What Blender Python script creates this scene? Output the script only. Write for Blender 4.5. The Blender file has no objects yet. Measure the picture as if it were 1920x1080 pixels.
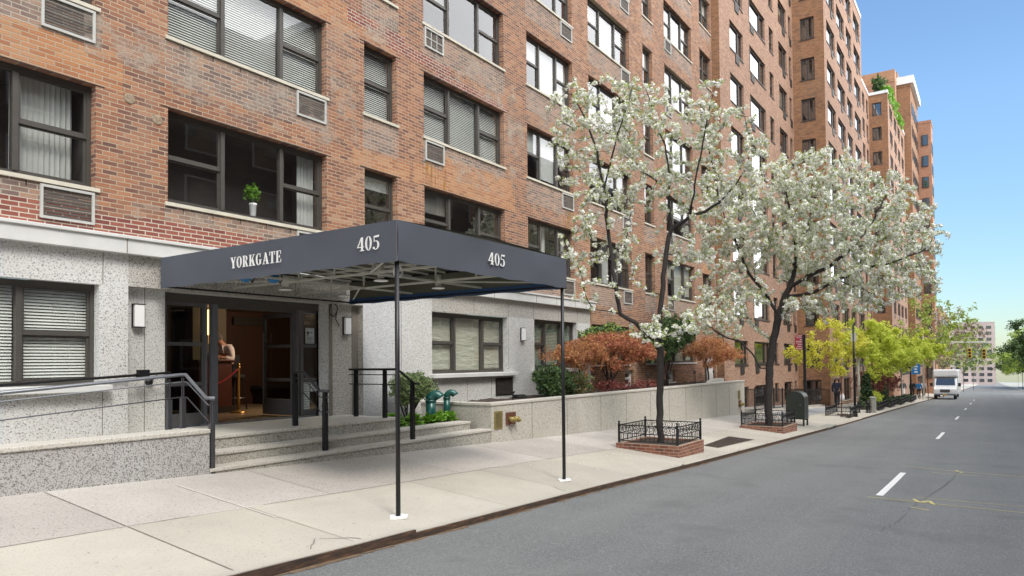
import bpy, bmesh, math, random
import numpy as np
from mathutils import Vector, Matrix, noise as mnoise

S = bpy.context.scene
COL = S.collection
rad = math.radians

# ------------------------------------------------------------------ camera
F, YAW, PITCH, ROLL = 1330.9, rad(33.98), rad(1.337), rad(-0.53)
CZ = 1.733
fw = Vector((math.cos(YAW)*math.cos(PITCH), math.sin(YAW)*math.cos(PITCH), math.sin(PITCH)))
rt = Vector((math.sin(YAW), -math.cos(YAW), 0))
up = rt.cross(fw)
R2 = rt*math.cos(ROLL) + up*math.sin(ROLL)
U2 = -rt*math.sin(ROLL) + up*math.cos(ROLL)
cam_d = bpy.data.cameras.new('camera'); cam = bpy.data.objects.new('camera', cam_d); COL.objects.link(cam)
cam.matrix_world = Matrix(((R2.x, U2.x, -fw.x, 0), (R2.y, U2.y, -fw.y, 0), (R2.z, U2.z, -fw.z, CZ), (0, 0, 0, 1)))
cam_d.sensor_width = 36; cam_d.lens = F*36/1920
cam_d.shift_y = (647.8-540)/1920
cam_d.clip_start = 0.1; cam_d.clip_end = 3000
S.camera = cam

# ------------------------------------------------------------------ world, sun, exposure
SUN_EL, SUN_AZ = rad(52), rad(-118)          # azimuth measured from +x (along the street) towards +y (the houses)
W = bpy.data.worlds.new('World'); S.world = W; W.use_nodes = True
nt = W.node_tree; nt.nodes.clear()
def wn(t): return nt.nodes.new(t)
out = wn('ShaderNodeOutputWorld'); bg = wn('ShaderNodeBackground'); sky = wn('ShaderNodeTexSky')
sky.sky_type = 'NISHITA'; sky.sun_disc = False; sky.sun_elevation = SUN_EL
sky.sun_rotation = rad(90)-SUN_AZ; sky.air_density = 1.0; sky.dust_density = 0.25; sky.ozone_density = 1.0
bg.inputs['Strength'].default_value = 0.12
# bright thin cloud over the side of the sky behind the camera, clear blue over the far end of the street
tc = wn('ShaderNodeTexCoord'); sep = wn('ShaderNodeSeparateXYZ'); nt.links.new(tc.outputs['Generated'], sep.inputs[0])
nz = wn('ShaderNodeTexNoise'); nz.inputs['Scale'].default_value = 2.2; nz.inputs['Detail'].default_value = 7
nt.links.new(tc.outputs['Generated'], nz.inputs['Vector'])
m1 = wn('ShaderNodeMath'); m1.operation = 'MULTIPLY_ADD'; nt.links.new(sep.outputs['Y'], m1.inputs[0]); m1.inputs[1].default_value = -4.0; m1.inputs[2].default_value = -0.32
m2 = wn('ShaderNodeMath'); m2.operation = 'ADD'; nt.links.new(m1.outputs[0], m2.inputs[0]); nt.links.new(nz.outputs['Fac'], m2.inputs[1])
mr = wn('ShaderNodeMapRange'); mr.inputs['From Min'].default_value = 0.55; mr.inputs['From Max'].default_value = 0.95
nt.links.new(m2.outputs[0], mr.inputs['Value'])
mx = wn('ShaderNodeMix'); mx.data_type = 'RGBA'; nt.links.new(mr.outputs[0], mx.inputs['Factor'])
tn = wn('ShaderNodeMix'); tn.data_type = 'RGBA'; tn.blend_type = 'MULTIPLY'; tn.inputs['Factor'].default_value = 1; tn.inputs['B'].default_value = (.92, 1.07, 1.14, 1)
nt.links.new(sky.outputs[0], tn.inputs['A']); hz = wn('ShaderNodeMapRange'); hz.inputs['From Min'].default_value = 0.0; hz.inputs['From Max'].default_value = 0.30; hz.inputs['To Min'].default_value = .58; hz.inputs['To Max'].default_value = 1.0
nt.links.new(sep.outputs['Z'], hz.inputs['Value']); t2 = wn('ShaderNodeVectorMath'); t2.operation = 'SCALE'; nt.links.new(tn.outputs['Result'], t2.inputs[0]); nt.links.new(hz.outputs[0], t2.inputs['Scale']); nt.links.new(t2.outputs[0], mx.inputs['A']); mx.inputs['B'].default_value = (17, 17.2, 17.6, 1)
nt.links.new(mx.outputs['Result'], bg.inputs['Color']); nt.links.new(bg.outputs[0], out.inputs['Surface'])
sd = bpy.data.lights.new('sun', 'SUN'); sd.energy = 1.4; sd.angle = rad(14); sd.color = (1, .95, .87)
sun = bpy.data.objects.new('sun', sd); COL.objects.link(sun)
sv = Vector((math.cos(SUN_EL)*math.cos(SUN_AZ), math.cos(SUN_EL)*math.sin(SUN_AZ), math.sin(SUN_EL)))
sun.rotation_euler = sv.to_track_quat('Z', 'Y').to_euler()
S.view_settings.view_transform = 'Standard'; S.view_settings.look = 'None'; S.view_settings.gamma = 1
S.view_settings.exposure = 0.75
S.render.engine = 'CYCLES'
S.cycles.max_bounces = 6; S.cycles.transparent_max_bounces = 12; S.cycles.glossy_bounces = 3; S.cycles.diffuse_bounces = 3

# ------------------------------------------------------------------ ground heights
KX = [-60, -30, -10, 0, 3.4, 4.9, 5.7, 9.9, 14, 27.4, 50.6, 94, 200, 400, 900]
KZ = [1.9, 1.0, .40, .14, .045, -.01, -.045, -.18, -.34, -.77, -1.42, -2.67, -5.6, -11, -24]
def zk(x): return float(np.interp(x, KX, KZ))
def zs(x, y): return zk(x) + float(np.interp(x, [-100, 28, 48, 1000], [.095, .095, .045, .045]))*(y-5.1)
def zroad(x, y): return zk(x)-.07

# ------------------------------------------------------------------ materials
MATS = {}
class NG:
    """small helper around a material's node tree"""
    def __init__(s, name):
        s.m = bpy.data.materials.new(name); s.m.use_nodes = True; s.t = s.m.node_tree
        s.b = s.t.nodes['Principled BSDF']; s.out = s.t.nodes['Material Output']; MATS[name] = s.m
    def n(s, t, **kw):
        x = s.t.nodes.new(t)
        for k, v in kw.items():
            if k in x.inputs: x.inputs[k].default_value = v
            else: setattr(x, k, v)
        return x
    def l(s, a, b): s.t.links.new(a, b)
    def pos(s):
        return s.n('ShaderNodeNewGeometry').outputs['Position']
    def math(s, op, a, b=None, c=None):
        x = s.n('ShaderNodeMath', operation=op)
        for i, v in enumerate((a, b, c)):
            if v is None: continue
            if isinstance(v, (int, float)): x.inputs[i].default_value = v
            else: s.l(v, x.inputs[i])
        return x.outputs[0]
    def noise(s, vec, scale, detail=4, rough=.5):
        x = s.n('ShaderNodeTexNoise', Scale=scale, Detail=detail, Roughness=rough)
        if vec is not None: s.l(vec, x.inputs['Vector'])
        return x.outputs['Fac']
    def ramp(s, fac, stops, interp='LINEAR'):
        x = s.n('ShaderNodeValToRGB'); e = x.color_ramp.elements; x.color_ramp.interpolation = interp
        while len(e) < len(stops): e.new(.5)
        for i, (p, c) in enumerate(stops):
            e[i].position = p; e[i].color = (c[0], c[1], c[2], 1) if not isinstance(c, (int, float)) else (c, c, c, 1)
        s.l(fac, x.inputs['Fac']); return x.outputs['Color']
    def mix(s, f, a, b, mode='MIX'):
        x = s.n('ShaderNodeMix', data_type='RGBA', blend_type=mode)
        for k, v in (('Factor', f), ('A', a), ('B', b)):
            if isinstance(v, (int, float)): x.inputs[k].default_value = v if k == 'Factor' else (v, v, v, 1)
            elif isinstance(v, tuple): x.inputs[k].default_value = (*v, 1)
            else: s.l(v, x.inputs[k])
        return x.outputs['Result']
    def color(s, c):
        if isinstance(c, tuple): s.b.inputs['Base Color'].default_value = (*c, 1)
        else: s.l(c, s.b.inputs['Base Color'])
    def set(s, **kw):
        for k, v in kw.items():
            k = k.replace('_', ' ')
            if isinstance(v, (int, float)): s.b.inputs[k].default_value = v
            else: s.l(v, s.b.inputs[k])
    def bump(s, h, strength=.5, dist=.01):
        x = s.n('ShaderNodeBump', Strength=strength, Distance=dist); s.l(h, x.inputs['Height']); s.l(x.outputs[0], s.b.inputs['Normal'])

def simple(name, c, rough=.6, metal=0, var=.12, scale=6, bump=0):
    g = NG(name); f = g.noise(g.pos(), scale, 5, .6)
    g.color(g.mix(f, tuple(v*(1-var*1.6) for v in c), tuple(min(1, v*(1+var)) for v in c)))
    g.set(Roughness=rough, Metallic=metal)
    if bump: g.bump(g.noise(g.pos(), scale*8, 4), bump, .004)
    return g.m

def brick_mat(name, stops, mortar=(.48, .37, .25), bw=.211, bh=.0675, mw=.0125, stain=.35, stainc=(.30, .24, .19)):
    g = NG(name)
    geo = g.n('ShaderNodeNewGeometry'); sp = g.n('ShaderNodeSeparateXYZ'); g.l(geo.outputs['Position'], sp.inputs[0])
    sn = g.n('ShaderNodeSeparateXYZ'); g.l(geo.outputs['True Normal'], sn.inputs[0])
    nx = g.math('GREATER_THAN', g.math('ABSOLUTE', sn.outputs[0]), .6)
    u = g.math('ADD', g.math('MULTIPLY', sp.outputs[0], g.math('SUBTRACT', 1, nx)), g.math('MULTIPLY', sp.outputs[1], nx))
    wob = g.noise(geo.outputs['Position'], 1.3, 2)
    z = g.math('ADD', sp.outputs[2], g.math('MULTIPLY', wob, .006))
    row = g.math('FLOOR', g.math('DIVIDE', z, bh))
    odd = g.math('MULTIPLY', g.math('FRACT', g.math('MULTIPLY', row, .5)), 1)
    rj = g.n('ShaderNodeTexWhiteNoise', noise_dimensions='1D'); g.l(row, rj.inputs['W'])
    uu = g.math('ADD', g.math('ADD', g.math('DIVIDE', u, bw), odd), g.math('MULTIPLY', rj.outputs['Value'], .09))
    colm = g.math('FLOOR', uu)
    fu = g.math('FRACT', uu); fz = g.math('FRACT', g.math('DIVIDE', z, bh))
    cmb = g.n('ShaderNodeCombineXYZ'); g.l(colm, cmb.inputs[0]); g.l(row, cmb.inputs[1])
    wnz = g.n('ShaderNodeTexWhiteNoise', noise_dimensions='2D'); g.l(cmb.outputs[0], wnz.inputs['Vector'])
    big = g.noise(geo.outputs['Position'], .35, 3)
    r = g.math('ADD', g.math('MULTIPLY', wnz.outputs['Value'], .85), g.math('MULTIPLY', g.math('SUBTRACT', big, .5), .7))
    r = g.math('ADD', r, .1)
    bc = g.ramp(r, stops)
    fine = g.noise(geo.outputs['Position'], 40, 5, .7)
    bc = g.mix(.35, bc, g.ramp(fine, [(.25, .12), (.8, .75)]), 'SOFT_LIGHT')
    # mortar mask
    du = g.math('MINIMUM', fu, g.math('SUBTRACT', 1, fu)); dz = g.math('MINIMUM', fz, g.math('SUBTRACT', 1, fz))
    d = g.math('MINIMUM', g.math('MULTIPLY', du, bw), g.math('MULTIPLY', dz, bh))
    d = g.math('ADD', d, g.math('MULTIPLY', g.math('SUBTRACT', fine, .5), .004))
    mk = g.n('ShaderNodeMapRange', interpolation_type='SMOOTHSTEP'); mk.inputs['From Min'].default_value = mw*.45; mk.inputs['From Max'].default_value = mw*.75
    g.l(d, mk.inputs['Value'])
    mc = g.mix(g.noise(geo.outputs['Position'], 3, 4), tuple(v*.6 for v in mortar), mortar)
    c = g.mix(mk.outputs[0], mc, bc)
    sv = g.n('ShaderNodeVectorMath', operation='MULTIPLY'); g.l(geo.outputs['Position'], sv.inputs[0]); sv.inputs[1].default_value = (1.1, 1.1, .35)
    st = g.ramp(g.noise(sv.outputs[0], 1.2, 6, .65), [(.5, 0), (.72, 1)])
    c = g.mix(g.math('MULTIPLY', st, stain), c, stainc)
    g.color(c); g.set(Roughness=.88); g.bump(mk.outputs[0], .6, .006)
    return g.m

brick_mat('brick_main', [(0, (.12, .064, .054)), (.2, (.18, .080, .058)), (.42, (.25, .106, .066)), (.65, (.315, .138, .076)), (.85, (.37, .172, .094)), (1, (.40, .235, .15))])
brick_mat('brick_spandrel', [(0, (.13, .09, .08)), (.35, (.22, .14, .11)), (.65, (.30, .18, .13)), (1, (.38, .23, .15))], mortar=(.48, .42, .34), stain=.5, stainc=(.33, .29, .25))
brick_mat('brick_orange', [(0, (.28, .11, .055)), (.4, (.40, .17, .075)), (1, (.47, .25, .125))], stain=.3)
brick_mat('brick_new_red', [(0, (.15, .045, .036)), (.5, (.24, .07, .05)), (1, (.31, .11, .07))], mortar=(.60, .52, .42), stain=.12)
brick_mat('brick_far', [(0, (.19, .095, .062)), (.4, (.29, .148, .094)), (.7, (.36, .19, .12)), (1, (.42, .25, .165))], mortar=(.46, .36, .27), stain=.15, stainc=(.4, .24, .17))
brick_mat('brick_return', [(0, (.15, .066, .034)), (.4, (.25, .11, .048)), (1, (.35, .165, .07))], mortar=(.30, .23, .16), stain=.15)  # darker version of brick_far: shade of the return faces put into the colour
brick_mat('brick_dark_far', [(0, (.24, .09, .05)), (.5, (.34, .14, .08)), (1, (.42, .20, .12))], stain=.15)
brick_mat('brick_pit', [(0, (.10, .04, .03)), (.5, (.20, .065, .04)), (1, (.28, .10, .06))], mortar=(.40, .30, .22), stain=.3)

def granite(name, base, dark, amount=.5, scale=55, warm=0, joints=None):
    g = NG(name); P = g.pos()
    f = g.noise(P, scale, 3, .75); f2 = g.noise(P, scale*.45, 3, .7)
    sp = g.ramp(f, [(amount-.10, 1), (amount, 0)])
    c = g.mix(sp, base, dark)
    lt = g.ramp(f2, [(.58, 0), (.64, 1)])
    c = g.mix(g.math('MULTIPLY', lt, .5), c, tuple(min(1, v*1.25) for v in base))
    wp = g.ramp(g.noise(P, 1.1, 5, .6), [(.35, 0), (.75, 1)])
    c = g.mix(g.math('MULTIPLY', wp, .3), c, (base[0]*.72, base[1]*.66, base[2]*.6))
    g.color(c); g.set(Roughness=.65); g.bump(f, .15, .002)
    return g.m
granite('granite_wall', (.62, .62, .60), (.10, .10, .10), .47, 42)
granite('granite_panel', (.58, .59, .60), (.09, .09, .10), .465, 44)
granite('granite_warm', (.50, .48, .44), (.12, .11, .10), .50, 42)
granite('granite_low', (.46, .45, .44), (.08, .07, .07), .50, 62)
granite('granite_planter', (.53, .51, .45), (.15, .14, .12), .475, 46)
granite('granite_step', (.45, .44, .39), (.10, .09, .08), .50, 60)
granite('granite_tread', (.58, .56, .50), (.27, .25, .22), .485, 60)
simple('stone_white', (.62, .62, .60), .6, 0, .12, 2.5)
simple('sill_cream', (.60, .56, .46), .7, 0, .2, 4)

def concrete(name, base, speck, sscale, warm):
    g = NG(name); P = g.pos()
    c = g.mix(g.ramp(g.noise(P, .8, 6, .6), [(.3, 0), (.75, 1)]), tuple(v*.86 for v in base), tuple(v*1.06 for v in base))
    c = g.mix(g.math('MULTIPLY', g.ramp(g.noise(P, sscale, 3, .8), [(.36, 1), (.44, 0)]), speck), c, (.16, .14, .12))
    c = g.mix(g.math('MULTIPLY', g.ramp(g.noise(P, 2.3, 5, .7), [(.58, 0), (.75, 1)]), .22), c, warm)
    c = g.mix(g.math('MULTIPLY', g.ramp(g.noise(P, 26, 2, .5), [(.70, 0), (.73, 1)]), .6), c, (.12, .11, .10))
    # dark chewing-gum spots and scuffs
    v = g.n('ShaderNodeTexVoronoi', Scale=.9, Randomness=1.0); g.l(P, v.inputs['Vector'])
    c = g.mix(g.math('MULTIPLY', g.ramp(v.outputs['Distance'], [(.018, 1), (.03, 0)]), .75), c, (.10, .09, .08))
    g.color(c); g.set(Roughness=.85); g.bump(g.noise(P, 60, 4), .2, .003)
concrete('concrete_inner', (.46, .43, .39), .95, 44, (.50, .42, .38))
concrete('concrete_outer', (.465, .435, .37), .45, 60, (.52, .47, .33))
concrete('concrete_inner_pale', (.49, .46, .42), .8, 44, (.52, .45, .40))
concrete('concrete_inner_dark', (.43, .40, .365), .95, 44, (.46, .38, .34))
concrete('concrete_outer_pale', (.49, .46, .395), .4, 60, (.55, .50, .36))
concrete('concrete_outer_dark', (.435, .405, .345), .5, 60, (.48, .44, .31))
simple('joint_dark', (.20, .18, .15), .9)
simple('joint_light', (.66, .64, .58), .9)
g = NG('asphalt'); P = g.pos()
mp = g.n('ShaderNodeMapping'); mp.inputs['Scale'].default_value = (.12, 1.6, 1); g.l(P, mp.inputs['Vector'])
streak = g.noise(mp.outputs[0], 2.2, 6, .65); sand = g.noise(P, 48, 5, .85); bigp = g.noise(P, .45, 5, .6)
c = g.mix(streak, (.098, .106, .106), (.138, .145, .143)); c = g.mix(g.math('MULTIPLY', g.ramp(sand, [(.48, 0), (.60, 1)]), .75), c, (.30, .31, .305)); c = g.mix(g.math('MULTIPLY', g.ramp(g.noise(P, 38, 3, .7), [(.33, 1), (.45, 0)]), .6), c, (.05, .055, .055))
trk = g.n('ShaderNodeSeparateXYZ'); g.l(P, trk.inputs[0]); wv_ = g.n('ShaderNodeTexWave', Scale=.27, Distortion=1.2); wv_.bands_direction = 'Y'; g.l(P, wv_.inputs['Vector']); c = g.mix(g.math('MULTIPLY', wv_.outputs['Fac'], .18), c, (.22, .225, .22))
c = g.mix(g.math('MULTIPLY', g.ramp(bigp, [(.42, 0), (.62, 1)]), .38), c, (.20, .205, .20)); c = g.mix(g.math('MULTIPLY', g.ramp(g.noise(P, .9, 4, .6), [(.55, 0), (.68, 1)]), .35), c, (.075, .08, .082))
mp2 = g.n('ShaderNodeMapping'); mp2.inputs['Scale'].default_value = (.05, 5, 1); g.l(P, mp2.inputs['Vector'])
c = g.mix(g.math('MULTIPLY', g.ramp(g.noise(mp2.outputs[0], 3, 4, .6), [(.58, 0), (.72, 1)]), .12), c, (.30, .30, .29))
g.color(c); g.set(Roughness=.8); g.bump(sand, .4, .004)
simple('asphalt_light', (.27, .28, .29), .85, 0, .15, 20)
simple('asphalt_patch', (.085, .09, .095), .8, 0, .2, 30)
simple('paint_white', (.80, .80, .78), .7, 0, .1, 20)
simple('paint_yellow', (.62, .56, .22), .8, 0, .2, 20)
g = NG('kerb_steel'); P = g.pos(); mp = g.n('ShaderNodeMapping'); mp.inputs['Scale'].default_value = (.7, 1, 6); g.l(P, mp.inputs['Vector'])
g.color(g.ramp(g.noise(mp.outputs[0], 5, 6, .75), [(.30, (.018, .014, .012)), (.50, (.055, .034, .024)), (.62, (.13, .065, .030)), (.75, (.24, .20, .15))])); g.set(Roughness=.75); g.bump(g.noise(P, 30, 4, .7), .6, .006)
simple('kerb_dirt', (.17, .115, .07), .95, 0, .55, 9)
simple('frame_dark', (.085, .077, .068), .45, .2, .15, 8)
simple('frame_grey', (.15, .15, .155), .42, .4, .15, 6)
simple('frame_far', (.045, .036, .032), .5, 0, .15, 8)
simple('metal_black', (.018, .018, .020), .38, .3, .1, 9)
simple('rail_grey', (.10, .10, .11), .32, .6, .1, 9)
simple('rail_light', (.19, .20, .22), .35, .4, .1, 9)
simple('galvanised', (.58, .58, .52), .5, .15, .15, 8)
simple('ac_frame', (.50, .50, .47), .55, .1, .15, 5)
simple('ac_grille', (.10, .09, .08), .6, .2, .3, 9)
simple('grille_dark', (.03, .026, .022), .6, .1, .2, 9)
simple('blue_hem', (.022, .075, .20), .6, 0, .2, 9)
simple('lining', (.12, .125, .095), .85, 0, .15, 2)
simple('white_plastic', (.80, .80, .80), .35, 0, .03, 3)
simple('ink', (.05, .05, .06), .8)
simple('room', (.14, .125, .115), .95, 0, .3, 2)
simple('room_warm', (.055, .022, .012), .6, 0, .3, 1.5)
simple('wood_red', (.10, .030, .018), .45, 0, .3, 2)
simple('lobby_floor', (.34, .27, .18), .25, 0, .12, 3)
simple('lobby_wall', (.16, .14, .10), .8)
simple('lobby_ceiling', (.12, .07, .035), .5)
simple('brass', (.70, .48, .18), .28, .9, .1, 6)
simple('brass_old', (.33, .26, .09), .5, .5, .35, 14)
simple('copper_rust', (.20, .085, .05), .55, .4, .4, 14)
simple('grate_brown', (.15, .105, .08), .8, .1, .5, 9)
simple('rope_red', (.35, .02, .03), .8)
simple('pipe_green', (.012, .085, .072), .3, .1, .2, 7)
simple('mail_green', (.045, .055, .045), .38, .2, .15, 3)
simple('sign_red', (.42, .03, .05), .5)
simple('sign_blue', (.02, .17, .42), .5)
simple('bark', (.034, .028, .025), .9, 0, .55, 18, .6)
simple('bark_warm', (.14, .055, .035), .9, 0, .4, 12, .5)
simple('soil', (.06, .042, .03), 1, 0, .5, 25, .8)
simple('skin', (.50, .27, .19), .55, 0, .08, 8)
simple('shirt_white', (.72, .66, .66), .8, 0, .06, 6)
simple('cloth_black', (.014, .014, .018), .85, 0, .2, 9)
simple('cloth_navy', (.016, .020, .040), .85, 0, .2, 9)
simple('cloth_grey', (.10, .10, .11), .85, 0, .2, 9)
simple('hair_grey', (.12, .10, .09), .9)
simple('bag_white', (.78, .78, .78), .6)
simple('paper', (.62, .68, .66), .8, 0, .05, 6)
simple('curtain', (.62, .62, .60), .9, 0, .12, 3)
simple('blind_white', (.86, .86, .82), .7, 0, .08, 3)
simple('blind_tan', (.66, .64, .52), .7, 0, .15, 3.2)
_g = NG('blind_tan'); _p = _g.pos(); _mp = _g.n('ShaderNodeMapping'); _mp.inputs['Scale'].default_value = (1, 1, 3.4); _g.l(_p, _mp.inputs['Vector']); _n = _g.noise(_mp.outputs[0], 3.0, 3, .6); _g.color(_g.mix(_n, (.52, .51, .42), (.72, .71, .60))); _g.set(Roughness=.7); _g.bump(_n, 1.0, .05)
simple('shade_grey', (.22, .21, .19), .8, 0, .2, 4)
simple('blind_green', (.38, .46, .38), .8, 0, .12, 1.5)
simple('van_white', (.78, .79, .80), .25, 0, .03, 2)
simple('rubber', (.015, .015, .015), .8)
simple('roof_dark', (.06, .055, .05), .9)
simple('stone_far', (.50, .40, .36), .8, 0, .15, .2)
simple('stone_grey_far', (.34, .38, .42), .8, 0, .15, .2)
simple('parapet_white', (.72, .72, .70), .7, 0, .08, 1)
simple('concrete_grey', (.34, .34, .30), .8, 0, .2, 5)
simple('traffic_yellow', (.60, .38, .05), .5)
# canvas of the canopy, a fine weave
g = NG('canvas'); P = g.pos(); wv = g.noise(P, 160, 2)
g.color(g.mix(g.noise(P, 1.5, 5, .6), (.062, .070, .088), (.083, .092, .113))); g.set(Roughness=.8); g.bump(wv, .35, .002)

def glass_mat(name, ior, tint=(.93, .95, .94), wav=.0):
    g = NG(name); g.t.nodes.remove(g.b)
    tr = g.n('ShaderNodeBsdfTransparent'); tr.inputs['Color'].default_value = (*tint, 1)
    gl = g.n('ShaderNodeBsdfGlossy'); gl.inputs['Roughness'].default_value = .015
    lw = g.n('ShaderNodeLayerWeight'); lw.inputs['Blend'].default_value = .5; f0 = ((ior-1)/(ior+1))**2
    fz_ = g.math('MULTIPLY_ADD', g.math('POWER', lw.outputs['Facing'], 3.1), 1-f0, f0)
    if wav:
        b = g.n('ShaderNodeBump', Strength=wav, Distance=.02); g.l(g.noise(g.pos(), 1.2, 0), b.inputs['Height']); g.l(b.outputs[0], gl.inputs['Normal'])
    mxs = g.n('ShaderNodeMixShader'); g.l(fz_, mxs.inputs[0]); g.l(tr.outputs[0], mxs.inputs[1]); g.l(gl.outputs[0], mxs.inputs[2])
    g.l(mxs.outputs[0], g.out.inputs['Surface'])
glass_mat('glass', 2.15, wav=.02)
glass_mat('glass_far', 2.8, (.5, .55, .52), wav=.02)
glass_mat('glass_door', 1.5, (.75, .78, .74))
# a glowing tube lamp in the lobby
g = NG('lamp_glow'); g.color((1, .7, .3)); g.b.inputs['Emission Color'].default_value = (1, .55, .2, 1); g.b.inputs['Emission Strength'].default_value = 2.2
g = NG('lamp_white'); g.color((.85, .85, .84)); g.set(Roughness=.4)

def leaf_mat(name, c1, c2, trans=.35, clump=2.5):
    g = NG(name); P = g.pos()
    w = g.n('ShaderNodeObjectInfo'); f = g.noise(P, 9, 2, .8); f2 = g.noise(P, clump, 2)
    g.color(g.mix(g.math('MULTIPLY_ADD', f, .8, g.math('MULTIPLY', f2, .25)), c1, c2)); g.set(Roughness=.6)
    tl = g.n('ShaderNodeBsdfTranslucent'); tl.inputs['Color'].default_value = (*[(a+b)/2 for a, b in zip(c1, c2)], 1)
    mxs = g.n('ShaderNodeMixShader'); mxs.inputs[0].default_value = trans; g.l(g.b.outputs[0], mxs.inputs[1]); g.l(tl.outputs[0], mxs.inputs[2]); g.l(mxs.outputs[0], g.out.inputs['Surface'])
simple('wall_opposite', (.12, .095, .08), .9, 0, .3, .8)
simple('plug', (.34, .26, .18), .95, 0, .6, 22)
leaf_mat('petal', (.88, .88, .80), (.97, .97, .93), .35)
leaf_mat('blossom_green', (.24, .34, .05), (.46, .56, .12), .4)
leaf_mat('leaf_yellow', (.50, .60, .04), (.80, .84, .20), .5)
leaf_mat('leaf_yellow_orange', (.58, .56, .04), (.82, .80, .16), .5)
leaf_mat('leaf_green', (.05, .10, .03), (.14, .22, .07), .25)
leaf_mat('leaf_dark', (.015, .035, .012), (.06, .11, .04), .2)
leaf_mat('leaf_hosta', (.10, .26, .02), (.26, .48, .06), .35)
leaf_mat('leaf_box', (.07, .12, .035), (.28, .36, .15), .25)
leaf_mat('leaf_maple', (.32, .10, .06), (.58, .23, .13), .3, 1.2)
leaf_mat('leaf_maple_orange', (.44, .19, .07), (.66, .36, .15), .3, 1.2)
leaf_mat('leaf_red', (.16, .04, .035), (.30, .09, .07), .3)
leaf_mat('twig_pale', (.30, .24, .17), (.46, .38, .28), .1)
M = MATS

# ------------------------------------------------------------------ building blocks
class MB:
    def __init__(s): s.v = []; s.f = []; s.mi = []; s.cur = 0
    def add(s, vs, fs, m=None):
        o = len(s.v); s.v += [tuple(p) for p in vs]
        for f in fs: s.f.append(tuple(i+o for i in f)); s.mi.append(s.cur if m is None else m)
        return s
    def box(s, x0, x1, y0, y1, z0, z1, m=None):
        x0, x1 = sorted((x0, x1)); y0, y1 = sorted((y0, y1)); z0, z1 = sorted((z0, z1))
        return s.add([(x0,y0,z0),(x1,y0,z0),(x1,y1,z0),(x0,y1,z0),(x0,y0,z1),(x1,y0,z1),(x1,y1,z1),(x0,y1,z1)],
                     [(0,3,2,1),(4,5,6,7),(0,1,5,4),(1,2,6,5),(2,3,7,6),(3,0,4,7)], m)
    def bar(s, a, b, w, h, m=None, upv=(0,0,1)):
        a, b = Vector(a), Vector(b); d = (b-a).normalized(); u = Vector(upv)
        if abs(d.dot(u)) > .95: u = Vector((1,0,0))
        sd_ = d.cross(u).normalized(); u = sd_.cross(d)
        vs = []
        for p in (a, b):
            for i, j in ((-1,-1),(1,-1),(1,1),(-1,1)): vs.append(p+sd_*(i*w/2)+u*(j*h/2))
        return s.add(vs, [(0,3,2,1),(4,5,6,7),(0,1,5,4),(1,2,6,5),(2,3,7,6),(3,0,4,7)], m)
    def tube(s, pts, r, n=10, cap=True, m=None):
        pts = [Vector(p) for p in pts]; rr = r if isinstance(r, (list, tuple)) else [r]*len(pts)
        rings = []; prev = None
        for i, p in enumerate(pts):
            d = ((pts[min(i+1, len(pts)-1)]-pts[max(i-1, 0)])).normalized()
            if prev is None:
                u = Vector((0,0,1)) if abs(d.z) < .9 else Vector((1,0,0))
            else: u = prev
            e = d.cross(u).normalized(); u = e.cross(d).normalized(); prev = u
            rings.append([p+(e*math.cos(t)+u*math.sin(t))*rr[i] for t in (2*math.pi*k/n for k in range(n))])
        vs = [q for ring in rings for q in ring]; fs = []
        for i in range(len(pts)-1):
            for k in range(n): fs.append((i*n+k, i*n+(k+1) % n, (i+1)*n+(k+1) % n, (i+1)*n+k))
        if cap: fs.append(tuple(range(n))[::-1]); fs.append(tuple((len(pts)-1)*n+k for k in range(n)))
        return s.add(vs, fs, m)
    def lathe(s, c, prof, n=16, m=None):
        vs = []; fs = []
        for r, z in prof:
            for k in range(n): t = 2*math.pi*k/n; vs.append((c[0]+r*math.cos(t), c[1]+r*math.sin(t), c[2]+z))
        for i in range(len(prof)-1):
            for k in range(n): fs.append((i*n+k, i*n+(k+1) % n, (i+1)*n+(k+1) % n, (i+1)*n+k))
        fs.append(tuple(range(n))[::-1]); fs.append(tuple((len(prof)-1)*n+k for k in range(n)))
        return s.add(vs, fs, m)
    def ball(s, c, r, n=10, m=None):
        rx, ry, rz = r if isinstance(r, tuple) else (r, r, r)
        vs = []; fs = []; k2 = n//2+1
        for i in range(k2+1):
            a = math.pi*i/k2
            for k in range(n): t = 2*math.pi*k/n; vs.append((c[0]+rx*math.sin(a)*math.cos(t), c[1]+ry*math.sin(a)*math.sin(t), c[2]+rz*math.cos(a)))
        for i in range(k2):
            for k in range(n): fs.append((i*n+k, (i+1)*n+k, (i+1)*n+(k+1) % n, i*n+(k+1) % n))
        return s.add(vs, fs, m)
    def quad(s, *p, m=None): return s.add(p, [tuple(range(len(p)))], m)
    def build(s, name, mats, parent=None, smooth=False, bevel=0):
        me = bpy.data.meshes.new(name); me.from_pydata(s.v, [], s.f)
        if not isinstance(mats, (list, tuple)): mats = [mats]
        for m in mats: me.materials.append(M[m] if isinstance(m, str) else m)
        me.polygons.foreach_set('material_index', [min(i, len(mats)-1) for i in s.mi])
        if smooth: me.polygons.foreach_set('use_smooth', [True]*len(s.f))
        me.update()
        o = bpy.data.objects.new(name, me); COL.objects.link(o)
        if parent: o.parent = parent
        if bevel:
            b = o.modifiers.new('bevel', 'BEVEL'); b.width = bevel; b.segments = 2; b.limit_method = 'ANGLE'
        return o

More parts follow.
